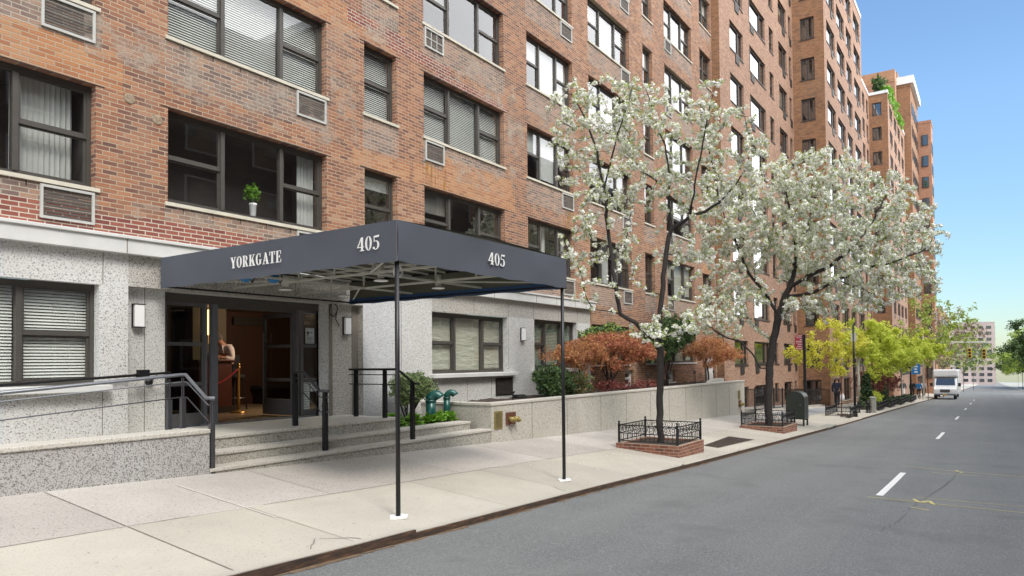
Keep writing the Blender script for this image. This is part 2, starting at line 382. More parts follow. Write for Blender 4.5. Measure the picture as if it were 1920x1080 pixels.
def tag(o, label=None, cat=None, group=None, kind=None):
    if label: o['label'] = label
    if cat: o['category'] = cat
    if group: o['group'] = group
    if kind: o['kind'] = kind
    return o
def thing(name, label, cat, group=None, loc=(0,0,0)):
    o = bpy.data.objects.new(name, None); COL.objects.link(o); o.location = loc; o.empty_display_size = .2
    return tag(o, label, cat, group)
def struct(o): o['kind'] = 'structure'; return o
def children_of(o): return [c for c in bpy.data.objects if c.parent == o]
def copy_tree(o, parent=None):
    c = o.copy(); COL.objects.link(c)
    if parent: c.parent = parent
    for ch in children_of(o): copy_tree(ch, c)
    return c

# ------------------------------------------------------------------ ground
def sheet(name, mat, x0, x1, y0, y1, zf, dx=2.0, lift=0, dy=None, ny=1):
    xs = []; x = x0
    while x < x1-1e-6: xs.append(x); x += dx if x < 120 else dx*6
    xs.append(x1); ys = [y0+(y1-y0)*j/ny for j in range(ny+1)]
    mb = MB(); n = len(ys)
    mb.v = [(x, y, zf(x, y)+lift) for x in xs for y in ys]
    mb.f = [(i*n+j, (i+1)*n+j, (i+1)*n+j+1, i*n+j+1) for i in range(len(xs)-1) for j in range(n-1)]; mb.mi = [0]*len(mb.f)
    return mb.build(name, mat)
struct(sheet('road', 'asphalt', -40, 900, -5.3, 5.02, zroad, 1.5))
struct(sheet('ground', 'concrete_grey', -60, 900, -300, -5.4, lambda x, y: zk(x)-.06, 20))
struct(sheet('ground', 'soil', -60, 900, 8.7, 300, lambda x, y: zk(x)-.9, 20))
struct(sheet('sidewalk', 'concrete_outer', 47.9, 400, 5.13, 10.3, zs, 1.5))
struct(sheet('driveway', 'asphalt_light', 32.0, 43.0, 6.9, 8.25, zs, 1.2, .006))
mb = MB()
XJ_IN = [-3, -.5, 1.2, 3.57, 6.1, 8.72, 11.3, 13.8, 16.6, 19.3, 22, 25, 28, 31, 34, 37, 40, 43, 46, 50, 54, 58, 63, 68, 74, 80, 87, 95]
XJ_OUT = [-3, -.8, 1.2, 3.57, 4.9, 7.5, 9.15, 11.3, 13.8, 16.6, 19.3, 22, 25, 28, 31, 34, 37, 40, 43, 46, 50, 54, 58, 63, 68, 74, 80, 87, 95]
def slabs(cuts, y0, y1, mats, seed):
    r_ = random.Random(seed); mb = MB(); cs_ = [-40, -30, -20, -10]+[c for c in cuts if c < 47]+[47.9]; last = -1
    for a, b in zip(cs_[:-1], cs_[1:]):
        m = r_.choice([k for k in range(len(mats)) if k != last]); last = m; n = max(1, int((b-a)/1.2))
        for i in range(n):
            xa, xb = a+(b-a)*i/n, a+(b-a)*(i+1)/n; mb.quad((xa, y0, zs(xa, y0)), (xb, y0, zs(xb, y0)), (xb, y1, zs(xb, y1)), (xa, y1, zs(xa, y1)), m=m)
    return struct(mb.build('sidewalk', mats))
slabs(XJ_IN, 6.84, 10.25, ['concrete_inner', 'concrete_inner_pale', 'concrete_inner_dark'], 3); slabs(XJ_OUT, 5.13, 6.84, ['concrete_outer', 'concrete_outer_pale', 'concrete_outer_dark'], 8)
def strip(mb, x0, y0, x1, y1, w, lift=.004, m=0, seg=1.5, zf=zs):
    a = Vector((x0, y0, 0)); b = Vector((x1, y1, 0)); L = (b-a).length; n = max(1, int(L/seg)); d = (b-a).normalized(); s_ = Vector((-d.y, d.x, 0))*w/2
    for i in range(n):
        p = a+(b-a)*(i/n); q = a+(b-a)*((i+1)/n)
        mb.quad(*[(t.x, t.y, zf(t.x, t.y)+lift) for t in (p-s_, q-s_, q+s_, p+s_)], m=m)
strip(mb, -30, 6.84, 4.2, 6.84, .010); strip(mb, 4.2, 6.84, 5.1, 6.84, .014, m=1); strip(mb, 5.1, 6.84, 100, 6.84, .010)
for x in XJ_IN:
    w = .013 if x == 3.57 else .007
    strip(mb, x, 6.86, x, 8.56 if x < 29 else (10.2 if x < 47 else 8.3), w, .005)
for x in XJ_OUT:
    strip(mb, x, 5.14, x, 6.83,   .013 if x == 3.57 else .006, .005)
strip(mb, 4.86, 6.3, 4.86, 8.2, .022, .007, m=1)
j = struct(mb.build('sidewalk_joints', ['joint_dark', 'joint_light']))
# cracks near the corner of the broken slab
mb = MB(); rnd = random.Random(4)
def crack(pts, w=.012):
    for a, b in zip(pts[:-1], pts[1:]): strip(mb, a[0], a[1], b[0], b[1], w*rnd.uniform(.6, 1.3), .0065, seg=5)
crack([(4.42, 5.24), (4.50, 5.33), (4.56, 5.36), (4.64, 5.45), (4.67, 5.47)]); crack([(4.70, 5.45), (4.83, 5.36), (4.95, 5.30), (5.02, 5.21)])
crack([(9.0, 5.15), (9.04, 5.3), (9.1, 5.42)], .01); crack([(9.5, 6.9), (9.7, 6.75), (10.0, 6.7)], .01)
struct(mb.build('sidewalk_crack', 'joint_dark'))
# kerb: steel faced, a broken step at x = 5.0, lowered at the driveway
def kz(x):
    if 31.0 < x < 36.0: return -.02
    if 30.0 < x <= 31.0: return -.02*(x-30)
    if 36.0 <= x < 37.0: return -.02*(37-x)
    return 0
mb = MB(); rnd = random.Random(12); xs = [-40+.8*i for i in range(int(140/.8))]+[104, 140, 200, 400]
for a, b in zip(xs[:-1], xs[1:]):
    up_ = lambda x: zk(x)+.004+kz(x)+(.018 if x < 4.95 else 0)
    za, zb = up_(a), up_(b)
    if a < 4.95 < b: zb = za-.02
    mb.quad((a, 5.0, za), (b, 5.0, zb), (b, 5.022, zb), (a, 5.022, za), m=0)
    mb.quad((a, 5.022, za), (b, 5.022, zb), (b, 5.145, zb), (a, 5.145, za), m=2)
    if a < 12: mb.quad((a, 5.030, za+.002), (b, 5.030, zb+.002), (b, 5.036, zb+.002), (a, 5.036, za+.002), m=1)
    mb.quad((a, 5.0, za-.25), (b, 5.0, zb-.25), (b, 5.0, zb), (a, 5.0, za), m=0)
    if a < 30 and rnd.random() < .30: e_ = rnd.uniform(a, b-.1); mb.quad((e_, 5.018, zk(e_)+.010), (e_+rnd.uniform(.06, .25), 5.018, zk(e_)+.009), (e_+rnd.uniform(.04, .2), 5.018+rnd.uniform(.02, .06), zk(e_)+.010), (e_, 5.03, zk(e_)+.010), m=1)
struct(mb.build('kerb', ['kerb_steel', 'joint_dark', 'concrete_outer']))
mb = MB(); rnd = random.Random(9); x = -30
while x < 90:
    L = rnd.uniform(.12, .4); w0 = rnd.uniform(.012, .075); w1 = rnd.uniform(.012, .075)
    mb.quad((x, 5.01-w0, zroad(x, 0)+.004), (x+L, 5.01-w1, zroad(x+L, 0)+.004), (x+L, 5.01, zroad(x+L, 0)+.012), (x, 5.01, zroad(x, 0)+.012)); x += L
struct(mb.build('gutter_dirt', 'kerb_dirt'))
# lane dashes and utility marks
for i, (a, b) in enumerate([(-15.7, -12.2), (-1.9, 1.6), (12.0, 15.5), (25.8, 29.4), (39.7, 43.3), (53.6, 57.2), (67.5, 71), (81.4, 85)]):
    mb = MB(); strip(mb, a, 1.435, b, 1.435, .10, .004, zf=zroad, seg=1.2); struct(mb.build('road_marking', 'paint_white'))
mb = MB()
for (x0, y0, x1, y1, w) in [(11.76, 1.56, 11.60, .55, .03), (11.60, .55, 11.4, -2.5, .025), (12.15, .95, 12.1, -2.2, .02), (11.95, .98, 11.62, .88, .05), (11.62, .88, 11.9, .78, .05), (11.9, .78, 11.55, .70, .05), (11.1, .95, 10.95, .72, .035),
                            (16.8, 1.6, 16.4, .6, .03), (16.4, .6, 16, -2, .03), (16.6, .62, 16.2, .5, .05), (15.9, 1.0, 15.8, .2, .02)]:
    strip(mb, x0, y0, x1, y1, w, .004, zf=zroad, seg=9)
struct(mb.build('utility_paint_mark', 'paint_yellow'))
mb = MB()
rnd = random.Random(5)
for (pts, w) in [([(9.0, 1.05), (10.1, .98), (11.0, .95), (11.8, .9), (12.6, .80), (13.4, .74), (14.3, .66), (15.2, .60), (16.5, .55)], .009), ([(23.6, 4.9), (24.6, 3.6), (24.9, 2.4), (25.4, 1.0), (25.9, -.6), (26.1, -4)], .035), ([(20.8, 4.9), (22, 4.2), (22.6, 3.0), (24.2, 2.6)], .03)]:
    for a, b in zip(pts[:-1], pts[1:]):
        n = 4
        for i in range(n):
            p = [a[k]+(b[k]-a[k])*i/n+rnd.uniform(-.03, .03) for k in (0, 1)]; q = [a[k]+(b[k]-a[k])*(i+1)/n+rnd.uniform(-.03, .03) for k in (0, 1)]
            strip(mb, p[0], p[1], q[0], q[1], w*rnd.uniform(.4, 1.2), .0045, zf=zroad, seg=9)
struct(mb.build('road_crack', 'asphalt_patch'))
# brown steel grating in the sidewalk
t = thing('sidewalk_grate', 'brown steel vault grating set in the pavement between the two brick tree pits', 'grate')
mb = MB()
for i in range(1): mb.quad(*[(x, y, zs(x, y)+.006) for x, y in ((17.1, 5.52), (20.3, 5.52), (20.1, 6.2), (17.1, 5.9))])
mb.build('plate', 'grate_brown', t)
mb = MB()
for i in range(22): x = 17.2+i*.138; mb.bar((x, 5.54, zs(x, 5.54)+.010), (x, 5.88+.014*i, zs(x, 5.88+.014*i)+.010), .03, .006)
mb.build('bars', 'bark', t)
# catch basin in the kerb before the driveway
t = thing('catch_basin', 'dark storm drain opening under the kerb beside the mailbox', 'storm drain')
mb = MB(); zc_ = zk(28.9); mb.box(28.2, 29.8, 4.985, 5.35, zc_-.01, zc_+.035); mb.build('stone_lid', 'concrete_grey', t, bevel=.01)
mb = MB(); mb.box(28.35, 29.65, 4.975, 4.99, zc_-.16, zc_-.03); mb.build('opening', 'rubber', t)

# ------------------------------------------------------------------ walls with openings
def wall_cells(mb, axis, plane, a0, a1, z0, z1, holes, zones=(), depth=.18, rev_m=0, sign=1):
    """axis 'x': wall in the x-z plane at y=plane (faces -y); axis 'y': wall in the y-z plane at x=plane (faces -x)"""
    holes = [h for h in holes if h[0] < a1 and h[1] > a0 and h[2] < z1 and h[3] > z0]
    A = sorted(set([a0, a1]+[v for h in holes for v in h[:2]]+[v for h in zones for v in h[:2]]))
    Z = sorted(set([z0, z1]+[v for h in holes for v in h[2:4]]+[v for h in zones for v in h[2:4]]))
    A = [v for v in A if a0-1e-6 <= v <= a1+1e-6]; Z = [v for v in Z if z0-1e-6 <= v <= z1+1e-6]
    P = (lambda a, d, z: (a, plane+d, z)) if axis == 'x' else (lambda a, d, z: (plane+d, a, z))
    def q(*pts, m=0):
        mb.quad(*(pts if axis == 'x' else pts[::-1]), m=m)
    for i in range(len(A)-1):
        ca = (A[i]+A[i+1])/2
        for k in range(len(Z)-1):
            cz = (Z[k]+Z[k+1])/2
            if any(h[0] < ca < h[1] and h[2] < cz < h[3] for h in holes): continue
            m = 0
            for zz in zones:
                if zz[0] < ca < zz[1] and zz[2] < cz < zz[3]: m = zz[4]
            q(P(A[i], 0, Z[k]), P(A[i+1], 0, Z[k]), P(A[i+1], 0, Z[k+1]), P(A[i], 0, Z[k+1]), m=m)
    for h in holes:
        x0, x1, y0, y1 = h[:4]
        q(*[P(x0, 0, y0), P(x0, 0, y1), P(x0, depth, y1), P(x0, depth, y0)][::-1], m=rev_m); q(*[P(x1, 0, y1), P(x1, 0, y0), P(x1, depth, y0), P(x1, depth, y1)][::-1], m=rev_m)
        q(*[P(x0, 0, y1), P(x1, 0, y1), P(x1, depth, y1), P(x0, depth, y1)][::-1], m=rev_m); q(*[P(x1, 0, y0), P(x0, 0, y0), P(x0, depth, y0), P(x1, depth, y0)][::-1], m=rev_m)

def window(parent, axis, plane, a0, a1, z0, z1, kind='triple', cover=('blind', 1.0), rec=.16, frame='frame_dark', glass='glass', sill='sill_cream', detail=True, group=None, sillover=.05, lites=None, rnd=random):
    """one window: frame, with glass, sill and blind or curtain as sub-parts, in front of a shallow dark room"""
    P = (lambda a, d, z: (a, plane+d, z)) if axis == 'x' else (lambda a, d, z: (plane+d, a, z))
    def bx(mb, aa, ab, da, db, za, zb, m=None):
        p = P(aa, da, za); r_ = P(ab, db, zb); mb.box(p[0], r_[0], p[1], r_[1], p[2], r_[2], m)
    W_ = a1-a0; fr = MB(); gl = MB(); ft = .055
    if lites is None:
        lites = {'triple': [(0, .325, 'h'), (.325, .70, 'f'), (.70, 1, 'h')], 'double': [(0, .5, 'h'), (.5, 1, 'h')], 'single': [(0, 1, 'h')], 'slider': [(0, .52, 'f'), (.52, 1, 'f')], 'far': [(0, .72, 'f'), (.72, 1, 'f')], 'far3': [(0, .14, 'f'), (.14, .74, 'f'), (.74, 1, 'f')]}[kind]
    d0 = rec
    bx(fr, a0+.002, a0+ft, d0, d0+.08, z0+.002, z1-.002); bx(fr, a1-ft, a1-.002, d0, d0+.08, z0+.002, z1-.002)
    bx(fr, a0+ft, a1-ft, d0, d0+.08, z1-.09, z1-.002); bx(fr, a0+ft, a1-ft, d0, d0+.08, z0+.002, z0+.07)
    for (l0, l1, t_) in lites:
        b0 = a0+l0*W_; b1 = a0+l1*W_
        if l1 < 1: bx(fr, b1-.035, b1+.035, d0-.01, d0+.085, z0+.07, z1-.09)
        b0 = b0+(ft if l0 == 0 else .035); b1 = b1-(ft if l1 == 1 else .035)
        zm = z0+(z1-z0)*.5
        if t_ == 'h':
            s_ = .035
            bx(fr, b0, b1, d0+.012, d0+.065, zm-.025, zm+.025)
            for (q0, q1, dd) in ((z0+.07, zm-.025, .035), (zm+.025, z1-.09, .02)):
                bx(fr, b0, b0+s_, d0+dd, d0+dd+.03, q0, q1); bx(fr, b1-s_, b1, d0+dd, d0+dd+.03, q0, q1)
                bx(fr, b0+s_, b1-s_, d0+dd, d0+dd+.03, q1-s_*.7, q1); bx(fr, b0+s_, b1-s_, d0+dd, d0+dd+.03, q0, q0+s_*.7)
                y_ = d0+dd+.015
                gl.quad(P(b0+s_, y_, q0), P(b1-s_, y_, q0), P(b1-s_, y_, q1), P(b0+s_, y_, q1))
        else:
            y_ = d0+.04
            gl.quad(P(b0, y_, z0+.07), P(b1, y_, z0+.07), P(b1, y_, z1-.09), P(b0, y_, z1-.09))
    w = fr.build('window', frame, parent)
    gl.build('pane', glass, w)
    if sill:
        sl = MB(); bx(sl, a0-sillover, a1+sillover, -.035, rec, z0-.055, z0); sl.build('sill', sill, w)
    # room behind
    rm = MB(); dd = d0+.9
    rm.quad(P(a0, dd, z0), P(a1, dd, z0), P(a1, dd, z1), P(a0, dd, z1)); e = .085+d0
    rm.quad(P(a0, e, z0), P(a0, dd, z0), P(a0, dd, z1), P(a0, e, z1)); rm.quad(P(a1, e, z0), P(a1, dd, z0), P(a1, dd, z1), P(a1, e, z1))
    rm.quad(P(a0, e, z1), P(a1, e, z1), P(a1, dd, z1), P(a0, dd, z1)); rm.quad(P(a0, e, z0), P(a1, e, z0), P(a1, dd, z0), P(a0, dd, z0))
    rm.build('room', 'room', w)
    ck, cv = cover[0], cover[1]
    if ck == 'blind':
        for (l0, l1, t_), v in zip(lites, cv if isinstance(cv, (list, tuple)) else [cv]*len(lites)):
            if v <= 0: continue
            bl = MB(); b0 = a0+l0*W_+.04; b1 = a0+l1*W_-.04; zt = z1-.08; zb = zt-(z1-z0-.14)*v
            n = int((zt-zb)/.042) if detail else max(4, int((zt-zb)/.09)); h = (zt-zb)/n
            for i in range(n):
                za = zt-i*h; yd = d0+.10
                bl.quad(P(b0, yd, za-h*.80), P(b1, yd, za-h*.80), P(b1, yd+.022, za), P(b0, yd+.022, za))
            bl.build('blind', cover[2] if len(cover) > 2 else 'blind_white', w)
    elif ck == 'shade':
        for (l0, l1, t_), v in zip(lites, cv if isinstance(cv, (list, tuple)) else [cv]*len(lites)):
            if v <= 0: continue
            bl = MB(); b0 = a0+l0*W_+.02; b1 = a0+l1*W_-.02; zt = z1-.05; zb = zt-(z1-z0-.10)*v; yd = d0+.11
            bl.quad(P(b0, yd, zb), P(b1, yd, zb), P(b1, yd, zt), P(b0, yd, zt)); bl.build('shade', cover[2] if len(cover) > 2 else 'blind_white', w)
    elif ck == 'curtain':
        bl = MB()
        for (c0, c1) in cv:
            n = max(3, int((c1-c0)*W_/.035)); pts = []
            for i in range(n+1):
                a = a0+(c0+(c1-c0)*i/n)*W_; pts.append((a, d0+.2+(.035 if i % 2 else 0)+rnd.uniform(-.01, .01)))
            for p, q in zip(pts[:-1], pts[1:]): bl.quad(P(p[0], p[1], z0+.05), P(q[0], q[1], z0+.05), P(q[0], q[1], z1-.05), P(p[0], p[1], z1-.05))
        bl.build('curtain', cover[2] if len(cover) > 2 else 'curtain', w)
    return w

def ac_unit(parent, axis, plane, a0, a1, z0, z1, style=0):
    P = (lambda a, d, z: (a, plane+d, z)) if axis == 'x' else (lambda a, d, z: (plane+d, a, z))
    def bx(mb, aa, ab, da, db, za, zb):
        p = P(aa, da, za); r_ = P(ab, db, zb); mb.box(p[0], r_[0], p[1], r_[1], p[2], r_[2])
    mb = MB(); t_ = .035
    bx(mb, a0, a1, -.03, .04, z0, z0+t_); bx(mb, a0, a1, -.03, .04, z1-t_, z1); bx(mb, a0, a0+t_, -.03, .04, z0+t_, z1-t_); bx(mb, a1-t_, a1, -.03, .04, z0+t_, z1-t_)
    if style == 1:
        for k in (1, 2): bx(mb, a0+t_+(a1-a0-2*t_)*k/3-.01, a0+t_+(a1-a0-2*t_)*k/3+.01, -.012, .0, z0+t_, z1-t_)
        bx(mb, a0+t_, a1-t_, -.014, -.003, (z0+z1)/2-.01, (z0+z1)/2+.01)
    o = mb.build('air_conditioner', 'ac_frame', parent)
    gr = MB(); n = 9 if style != 2 else 5
    for i in range(n):
        z = z0+t_+(z1-z0-2*t_)*(i+.5)/n; h = (z1-z0-2*t_)/n*.30
        bx(gr, a0+t_, a1-t_, -.006, .004, z-h, z+h)
    gr.quad(P(a0+t_, .02, z0+t_), P(a1-t_, .02, z0+t_), P(a1-t_, .02, z1-t_), P(a0+t_, .02, z1-t_))
    gr.build('grille', 'ac_grille', o)
    return o

# ================================================================== building one
rnd = random.Random(11)
B1 = thing('apartment_building', 'nearest brick apartment block with granite ground floor behind the canopy', 'building', loc=(0, 10.6, 0))
B1.location = (0, 0, 0)
Y1 = 10.6; H = 2.62; S2 = 4.279; HH = 1.491
COLS = {'Y': (-4.6, -1.4, 'triple'), 'Z': (1.85, 5.07, 'triple'), 'A': (6.15, 9.35, 'triple'), 'N': (10.36, 11.32, 'single'), 'B': (12.22, 15.44, 'triple'),
        'C': (16.58, 19.21, 'triple'), 'D': (20.28, 23.46, 'triple'), 'M': (24.67, 25.58, 'single'), 'E': (26.83, 29.97, 'triple'), 'P': (31.05, 32.57, 'double')}
def zvis(x): return CZ + 8.6 + x*.40
holes = []; zones = []; wins = []
for k_, (a0, a1, kd) in COLS.items():
    for f_ in range(2, 10):
        s0 = S2+H*(f_-2)
        if s0 > zvis(a1)+2.8: break
        s_ = s0-(.40 if k_ == 'P' and f_ > 2 else .1 if k_ == 'P' else 0); h_ = s_+HH-(.05 if k_ == 'P' else 0)
        holes.append((a0, a1, s_, h_)); wins.append((k_, f_, a0, a1, s_, h_, kd))
        if k_ != 'P': zones.append((a0-.05, a1+.05, s_-.72, s_, 1))
        else: zones.append((a0, a1, s_-.5, s_, 1))
zones += [(-6, 5.2, 3.62, 3.848, 3), (5.2, 8.9, 3.62, 3.848, 3), (-6, 8.1, 3.848, 3.915, 3), (5.75, 7.9, 3.915, 3.983, 3), (-6, 5.1, 3.915, 3.983, 3)]
zones += [(1.4, 5.45, 5.77, 6.32, 2), (10.05, 11.75, 5.77, 6.12, 2), (11.85, 15.95, 5.77, 6.25, 2), (12.9, 15.8, 6.25, 6.6, 2), (5.8, 9.9, 8.39, 8.95, 2), (9.9, 10.9, 8.5, 8.8, 2), (30.95, 32.75, 5.65, 6.1, 2), (1.4, 5.6, 8.39, 9.0, 2)]
zones += [(9.9, 11.6, 8.66, 8.93, 3), (11.0, 13.2, 8.52, 8.80, 3), (12.6, 15.6, 8.39, 8.59, 3)]
g1 = [('D', 20.3, 23.15, 1.62, 2.93), ('M', 24.66, 25.62, 1.64, 2.93), ('E', 26.8, 30.0, 1.65, 2.93)]
for n_, a0, a1, s_, h_ in g1: holes.append((a0, a1, s_, h_))
holes += [(22.78, 23.48, .81, 1.40), (26.8, 27.5, .89, 1.36), (31.12, 32.72, -.2, 1.95)]
mb = MB()
wall_cells(mb, 'x', Y1, -40, 32.78, 3.4, 28, holes, zones, .17)
wall_cells(mb, 'x', Y1, 19.98, 32.78, -1.5, 3.4, holes, zones, .17)
mb.quad((32.78, 10.6, -1.5), (32.78, 22, -1.5), (32.78, 22, 28), (32.78, 10.6, 28)); mb.quad((-40, 10.6, 28), (32.78, 10.6, 28), (32.78, 24, 28), (-40, 24, 28))
# lintel ledge lines and weep slots under the sills
mb.cur = 4
for (k_, f_, a0, a1, s_, h_, kd) in wins:
    mb.box(a0-.12, a1+.12, Y1-.004, Y1+.002, h_-.004, h_+.012)
    if a0 < 20:
        for x in np.arange(a0+.25, a1, .52): mb.box(x, x+.014, Y1-.003, Y1+.003, s_-.135, s_-.06)
mb.build('brick_wall', ['brick_main', 'brick_spandrel', 'brick_orange', 'brick_new_red', 'rubber'], B1)
# rust and lime stains below two of the wall sleeves
COVER = {('A', 2): ('curtain', [(.02, .05), (.86, .98)]), ('A', 3): ('blind', [1, 1, .97]), ('A', 4): ('blind', [1, 1, .6]), ('N', 3): ('blind', [.98]), ('N', 2): ('shade', [.22], 'curtain'),
         ('B', 3): ('blind', [.98, 1, .98]), ('B', 4): ('shade', [.55, 0, 0], 'shade_grey'), ('B', 2): ('shade', [.35, 0, .1], 'shade_grey'), ('C', 4): ('shade', [.5, 1, 1], 'curtain'), ('C', 3): ('shade', [.45, .9, .3], 'curtain'),
         ('C', 2): ('curtain', [(.05, .2), (.4, .55), (.9, .98)]), ('Z', 2): ('curtain', [(.7, .95)]), ('Z', 3): ('blind', [1, 1, .8]), ('M', 2): ('curtain', [(.15, .8)]), ('E', 2): ('shade', [.6, 1, .9], 'blind_tan'),
         ('D', 2): ('curtain', [(.4, .62), (.7, .8)]), ('D', 3): ('shade', [.5, .3, .5], 'shade_grey'), ('D', 4): ('shade', [1, 1, .4], 'curtain')}
for (k_, f_, a0, a1, s_, h_, kd) in wins:
    cv = COVER.get((k_, f_))
    if cv is None:
        r = rnd.random(); nl = 3 if kd == 'triple' else 2 if kd == 'double' else 1
        cv = ('shade', [rnd.choice((.3, .5, .5, 1)) for _ in range(nl)], rnd.choice(('blind_white', 'shade_grey', 'curtain'))) if r < .5 else ('blind', [rnd.choice((.5, 1)) for _ in range(nl)]) if r < .7 else ('none', 0)
    window(B1, 'x', Y1, a0, a1, s_, h_, kd, cv, rec=.13, detail=a0 < 16, rnd=rnd)
    if kd == 'triple':
        z1_ = s_-.075
        if k_ in ('A', 'C', 'D', 'Z', 'Y'): ac_unit(B1, 'x', Y1, a1-.72, a1-.02, z1_-.46, z1_, 0)
        else: ac_unit(B1, 'x', Y1, a0+.03, a0+.70, z1_-.46, z1_, 1 if (k_, f_) == ('B', 4) else 0)
for n_, a0, a1, s_, h_ in g1:
    window(B1, 'x', Y1, a0, a1, s_, h_, 'single' if n_ == 'M' else 'triple', ('shade', 1, 'blind_green'), rec=.13, sill='parapet_white', detail=False)
for a0, a1, s_, h_ in ((22.78, 23.48, .81, 1.40), (26.8, 27.5, .89, 1.36)):
    window(B1, 'x', Y1, a0, a1, s_, h_, 'single', ('none', 0), rec=.10, frame='parapet_white', sill='parapet_white', detail=False)
mb = MB(); mb.box(31.12, 32.72, 10.80, 10.84, -.2, 1.95); mb.build('service_door', 'grille_dark', B1)  # near-black sheet standing for the shaded opening beside the white leaf
mb = MB(); mb.box(31.95, 32.70, 10.74, 10.80, -.2, 1.93); mb.build('service_door', 'parapet_white', B1, bevel=.01)
# rust stain (a thin crust with its own outline)
g = NG('rust'); P = g.pos(); g.color(g.mix(g.noise(P, 14, 4), (.28, .10, .02), (.62, .33, .07))); g.set(Roughness=.9)
mp = g.n('ShaderNodeMapping'); mp.inputs['Scale'].default_value = (9, 1, .9); g.l(P, mp.inputs['Vector'])
g.l(g.ramp(g.noise(mp.outputs[0], 1.4, 5, .7), [(.50, 0), (.62, .8)]), g.b.inputs['Alpha'])
for (a, b, c, d) in [(12.25, 13.0, 5.80, 6.36), (18.4, 19.25, 5.80, 6.32)]:
    mb = MB(); mb.quad((a, 10.594, c), (b, 10.594, c), (b, 10.594, d), (a, 10.594, d)); mb.build('rust_stain', 'rust', B1)
g = NG('lime'); P = g.pos(); g.color((.52, .44, .36)); g.set(Roughness=.95)
g.l(g.ramp(g.noise(P, 2.2, 7, .75), [(.47, 0), (.66, .55)]), g.b.inputs['Alpha'])
for (a, b, c, d) in [(6.2, 9.5, 5.95, 6.82), (4.9, 6.1, 6.2, 6.84), (10.3, 11.4, 8.5, 9.4), (12.6, 15.4, 8.45, 9.4), (13.2, 15.4, 6.1, 6.8), (5.3, 9.3, 3.95, 4.2), (16.7, 19.2, 5.85, 6.3), (17, 19.4, 8.45, 9.0), (20.4, 23.4, 8.5, 9.2), (20.4, 23, 11.1, 11.6), (31, 32.6, 12.9, 14.2), (27, 30, 11.1, 11.9), (9.45, 10.2, 6.1, 8.6), (15.6, 16.4, 6.4, 9.2)]:
    mb = MB(); mb.quad((a, 10.593, c), (b, 10.593, c), (b, 10.593, d), (a, 10.593, d)); mb.build('lime_stain', 'lime', B1)
for x, z in ((5.55, 5.72), (5.98, 5.52)):
    mb = MB(); mb.lathe((0, 0, 0), [(.085, 0), (.07, .008)], 14)
    n_ = 28
    for i in range(len(mb.v)-n_, len(mb.v)):
        p = mb.v[i]; mb.v[i] = (x+p[0], Y1-.004-p[2], z+p[1]*.9)
    mb.build('plugged_hole', 'plug', B1)

# granite ground floor
mb = MB(); YG = 10.48; YR = 10.62
gh = [(1.9, 5.07, 1.47, 2.89), (-4.6, -1.4, 1.47, 2.89), (12.31, 15.34, 1.48, 2.90), (16.66, 19.10, 1.53, 2.92)]
zz = [(5.48, 10.18, 2.90, 3.4, 2), (11.3, 12.31, -1, 3.4, 0), (12.31, 15.34, 2.9, 3.4, 2), (15.34, 19.98, 2.92, 3.4, 2), (10.18, 11.3, -1, 3.4, 1), (-40, 3.9, -1, 3.4, 1)]
wall_cells(mb, 'x', YG, -40, 5.48, -1.2, 3.4, gh, zz, .14)
wall_cells(mb, 'x', YG, 10.18, 19.98, -1.2, 3.4, gh, zz, .14)
wall_cells(mb, 'x', YG, 5.48, 10.18, 2.90, 3.4, [], zz)
wall_cells(mb, 'x', YR, 5.48, 10.18, -.5, 2.90, [(6.12, 9.40, -.5, 2.90)], [(9.4, 10.18, -.5, 2.9, 2)], .34)
mb.quad((5.48, YG, 2.9), (10.18, YG, 2.9), (10.18, YR, 2.9), (5.48, YR, 2.9), m=2)
mb.quad((10.18, YR, -.5), (10.18, YG, -.5), (10.18, YG, 2.9), (10.18, YR, 2.9), m=2); mb.quad((5.48, YR, -.5), (5.48, YG, -.5), (5.48, YG, 2.9), (5.48, YR, 2.9), m=2)
mb.quad((19.98, YG, -1.2), (19.98, 10.7, -1.2), (19.98, 10.7, 3.4), (19.98, YG, 3.4))
mb.build('granite_wall', ['granite_wall', 'granite_panel', 'granite_warm'], B1)
mb = MB()
for x, z0, z1, y in [(5.12, -.5, 1.42, YG), (5.12, 2.9, 3.35, YG), (3.3, -.5, 1.42, YG), (11.3, -.5, 3.35, YG), (13.9, 2.93, 3.35, YG), (15.38, -.5, 3.35, YG), (14.6, -.5, 1.35, YG), (13.6, -.5, 1.35, YG), (16.62, 2.9, 3.35, YG), (18.0, 2.95, 3.35, YG), (19.14, -.5, 3.35, YG), (6.9, 2.92, 3.35, YG), (8.5, 2.92, 3.35, YG), (5.8, -.3, 2.9, YR), (12.33, -.3, 1.35, YG), (-1.0, -.5, 3.3, YG)]:
    mb.box(x-.005, x+.005, y-.003, y+.003, z0, z1)
mb.box(10.0, 10.175, YR-.003, YR, .7, 2.89); mb.box(9.41, 9.50, YR-.004, YR, .7, 2.89)  # two broad dark strips, at the recess corner and beside the doors
mb.build('panel_joint', 'joint_dark', B1)
mb = MB(); x = -40
mb.box(-40, 20.15, 10.36, 10.7, 3.36, 3.60); mb.box(-40, 20.19, 10.33, 10.69, 3.575, 3.625); mb.build('cornice', 'stone_white', B1, bevel=.008)
mb = MB()
for x in (-1.0, 2.2, 5.4, 9.9, 12.7, 14.6, 16.6, 17.7, 18.8, 19.5): mb.box(x-.006, x+.006, 10.356, 10.362, 3.37, 3.57)
mb.build('cornice_joint', 'joint_dark', B1)
window(B1, 'x', YG, 1.9, 5.07, 1.47, 2.89, 'triple', ('blind', 1.0), rec=.14, sill=None)
window(B1, 'x', YG, -4.6, -1.4, 1.47, 2.89, 'triple', ('blind', 1.0), rec=.14, sill=None)
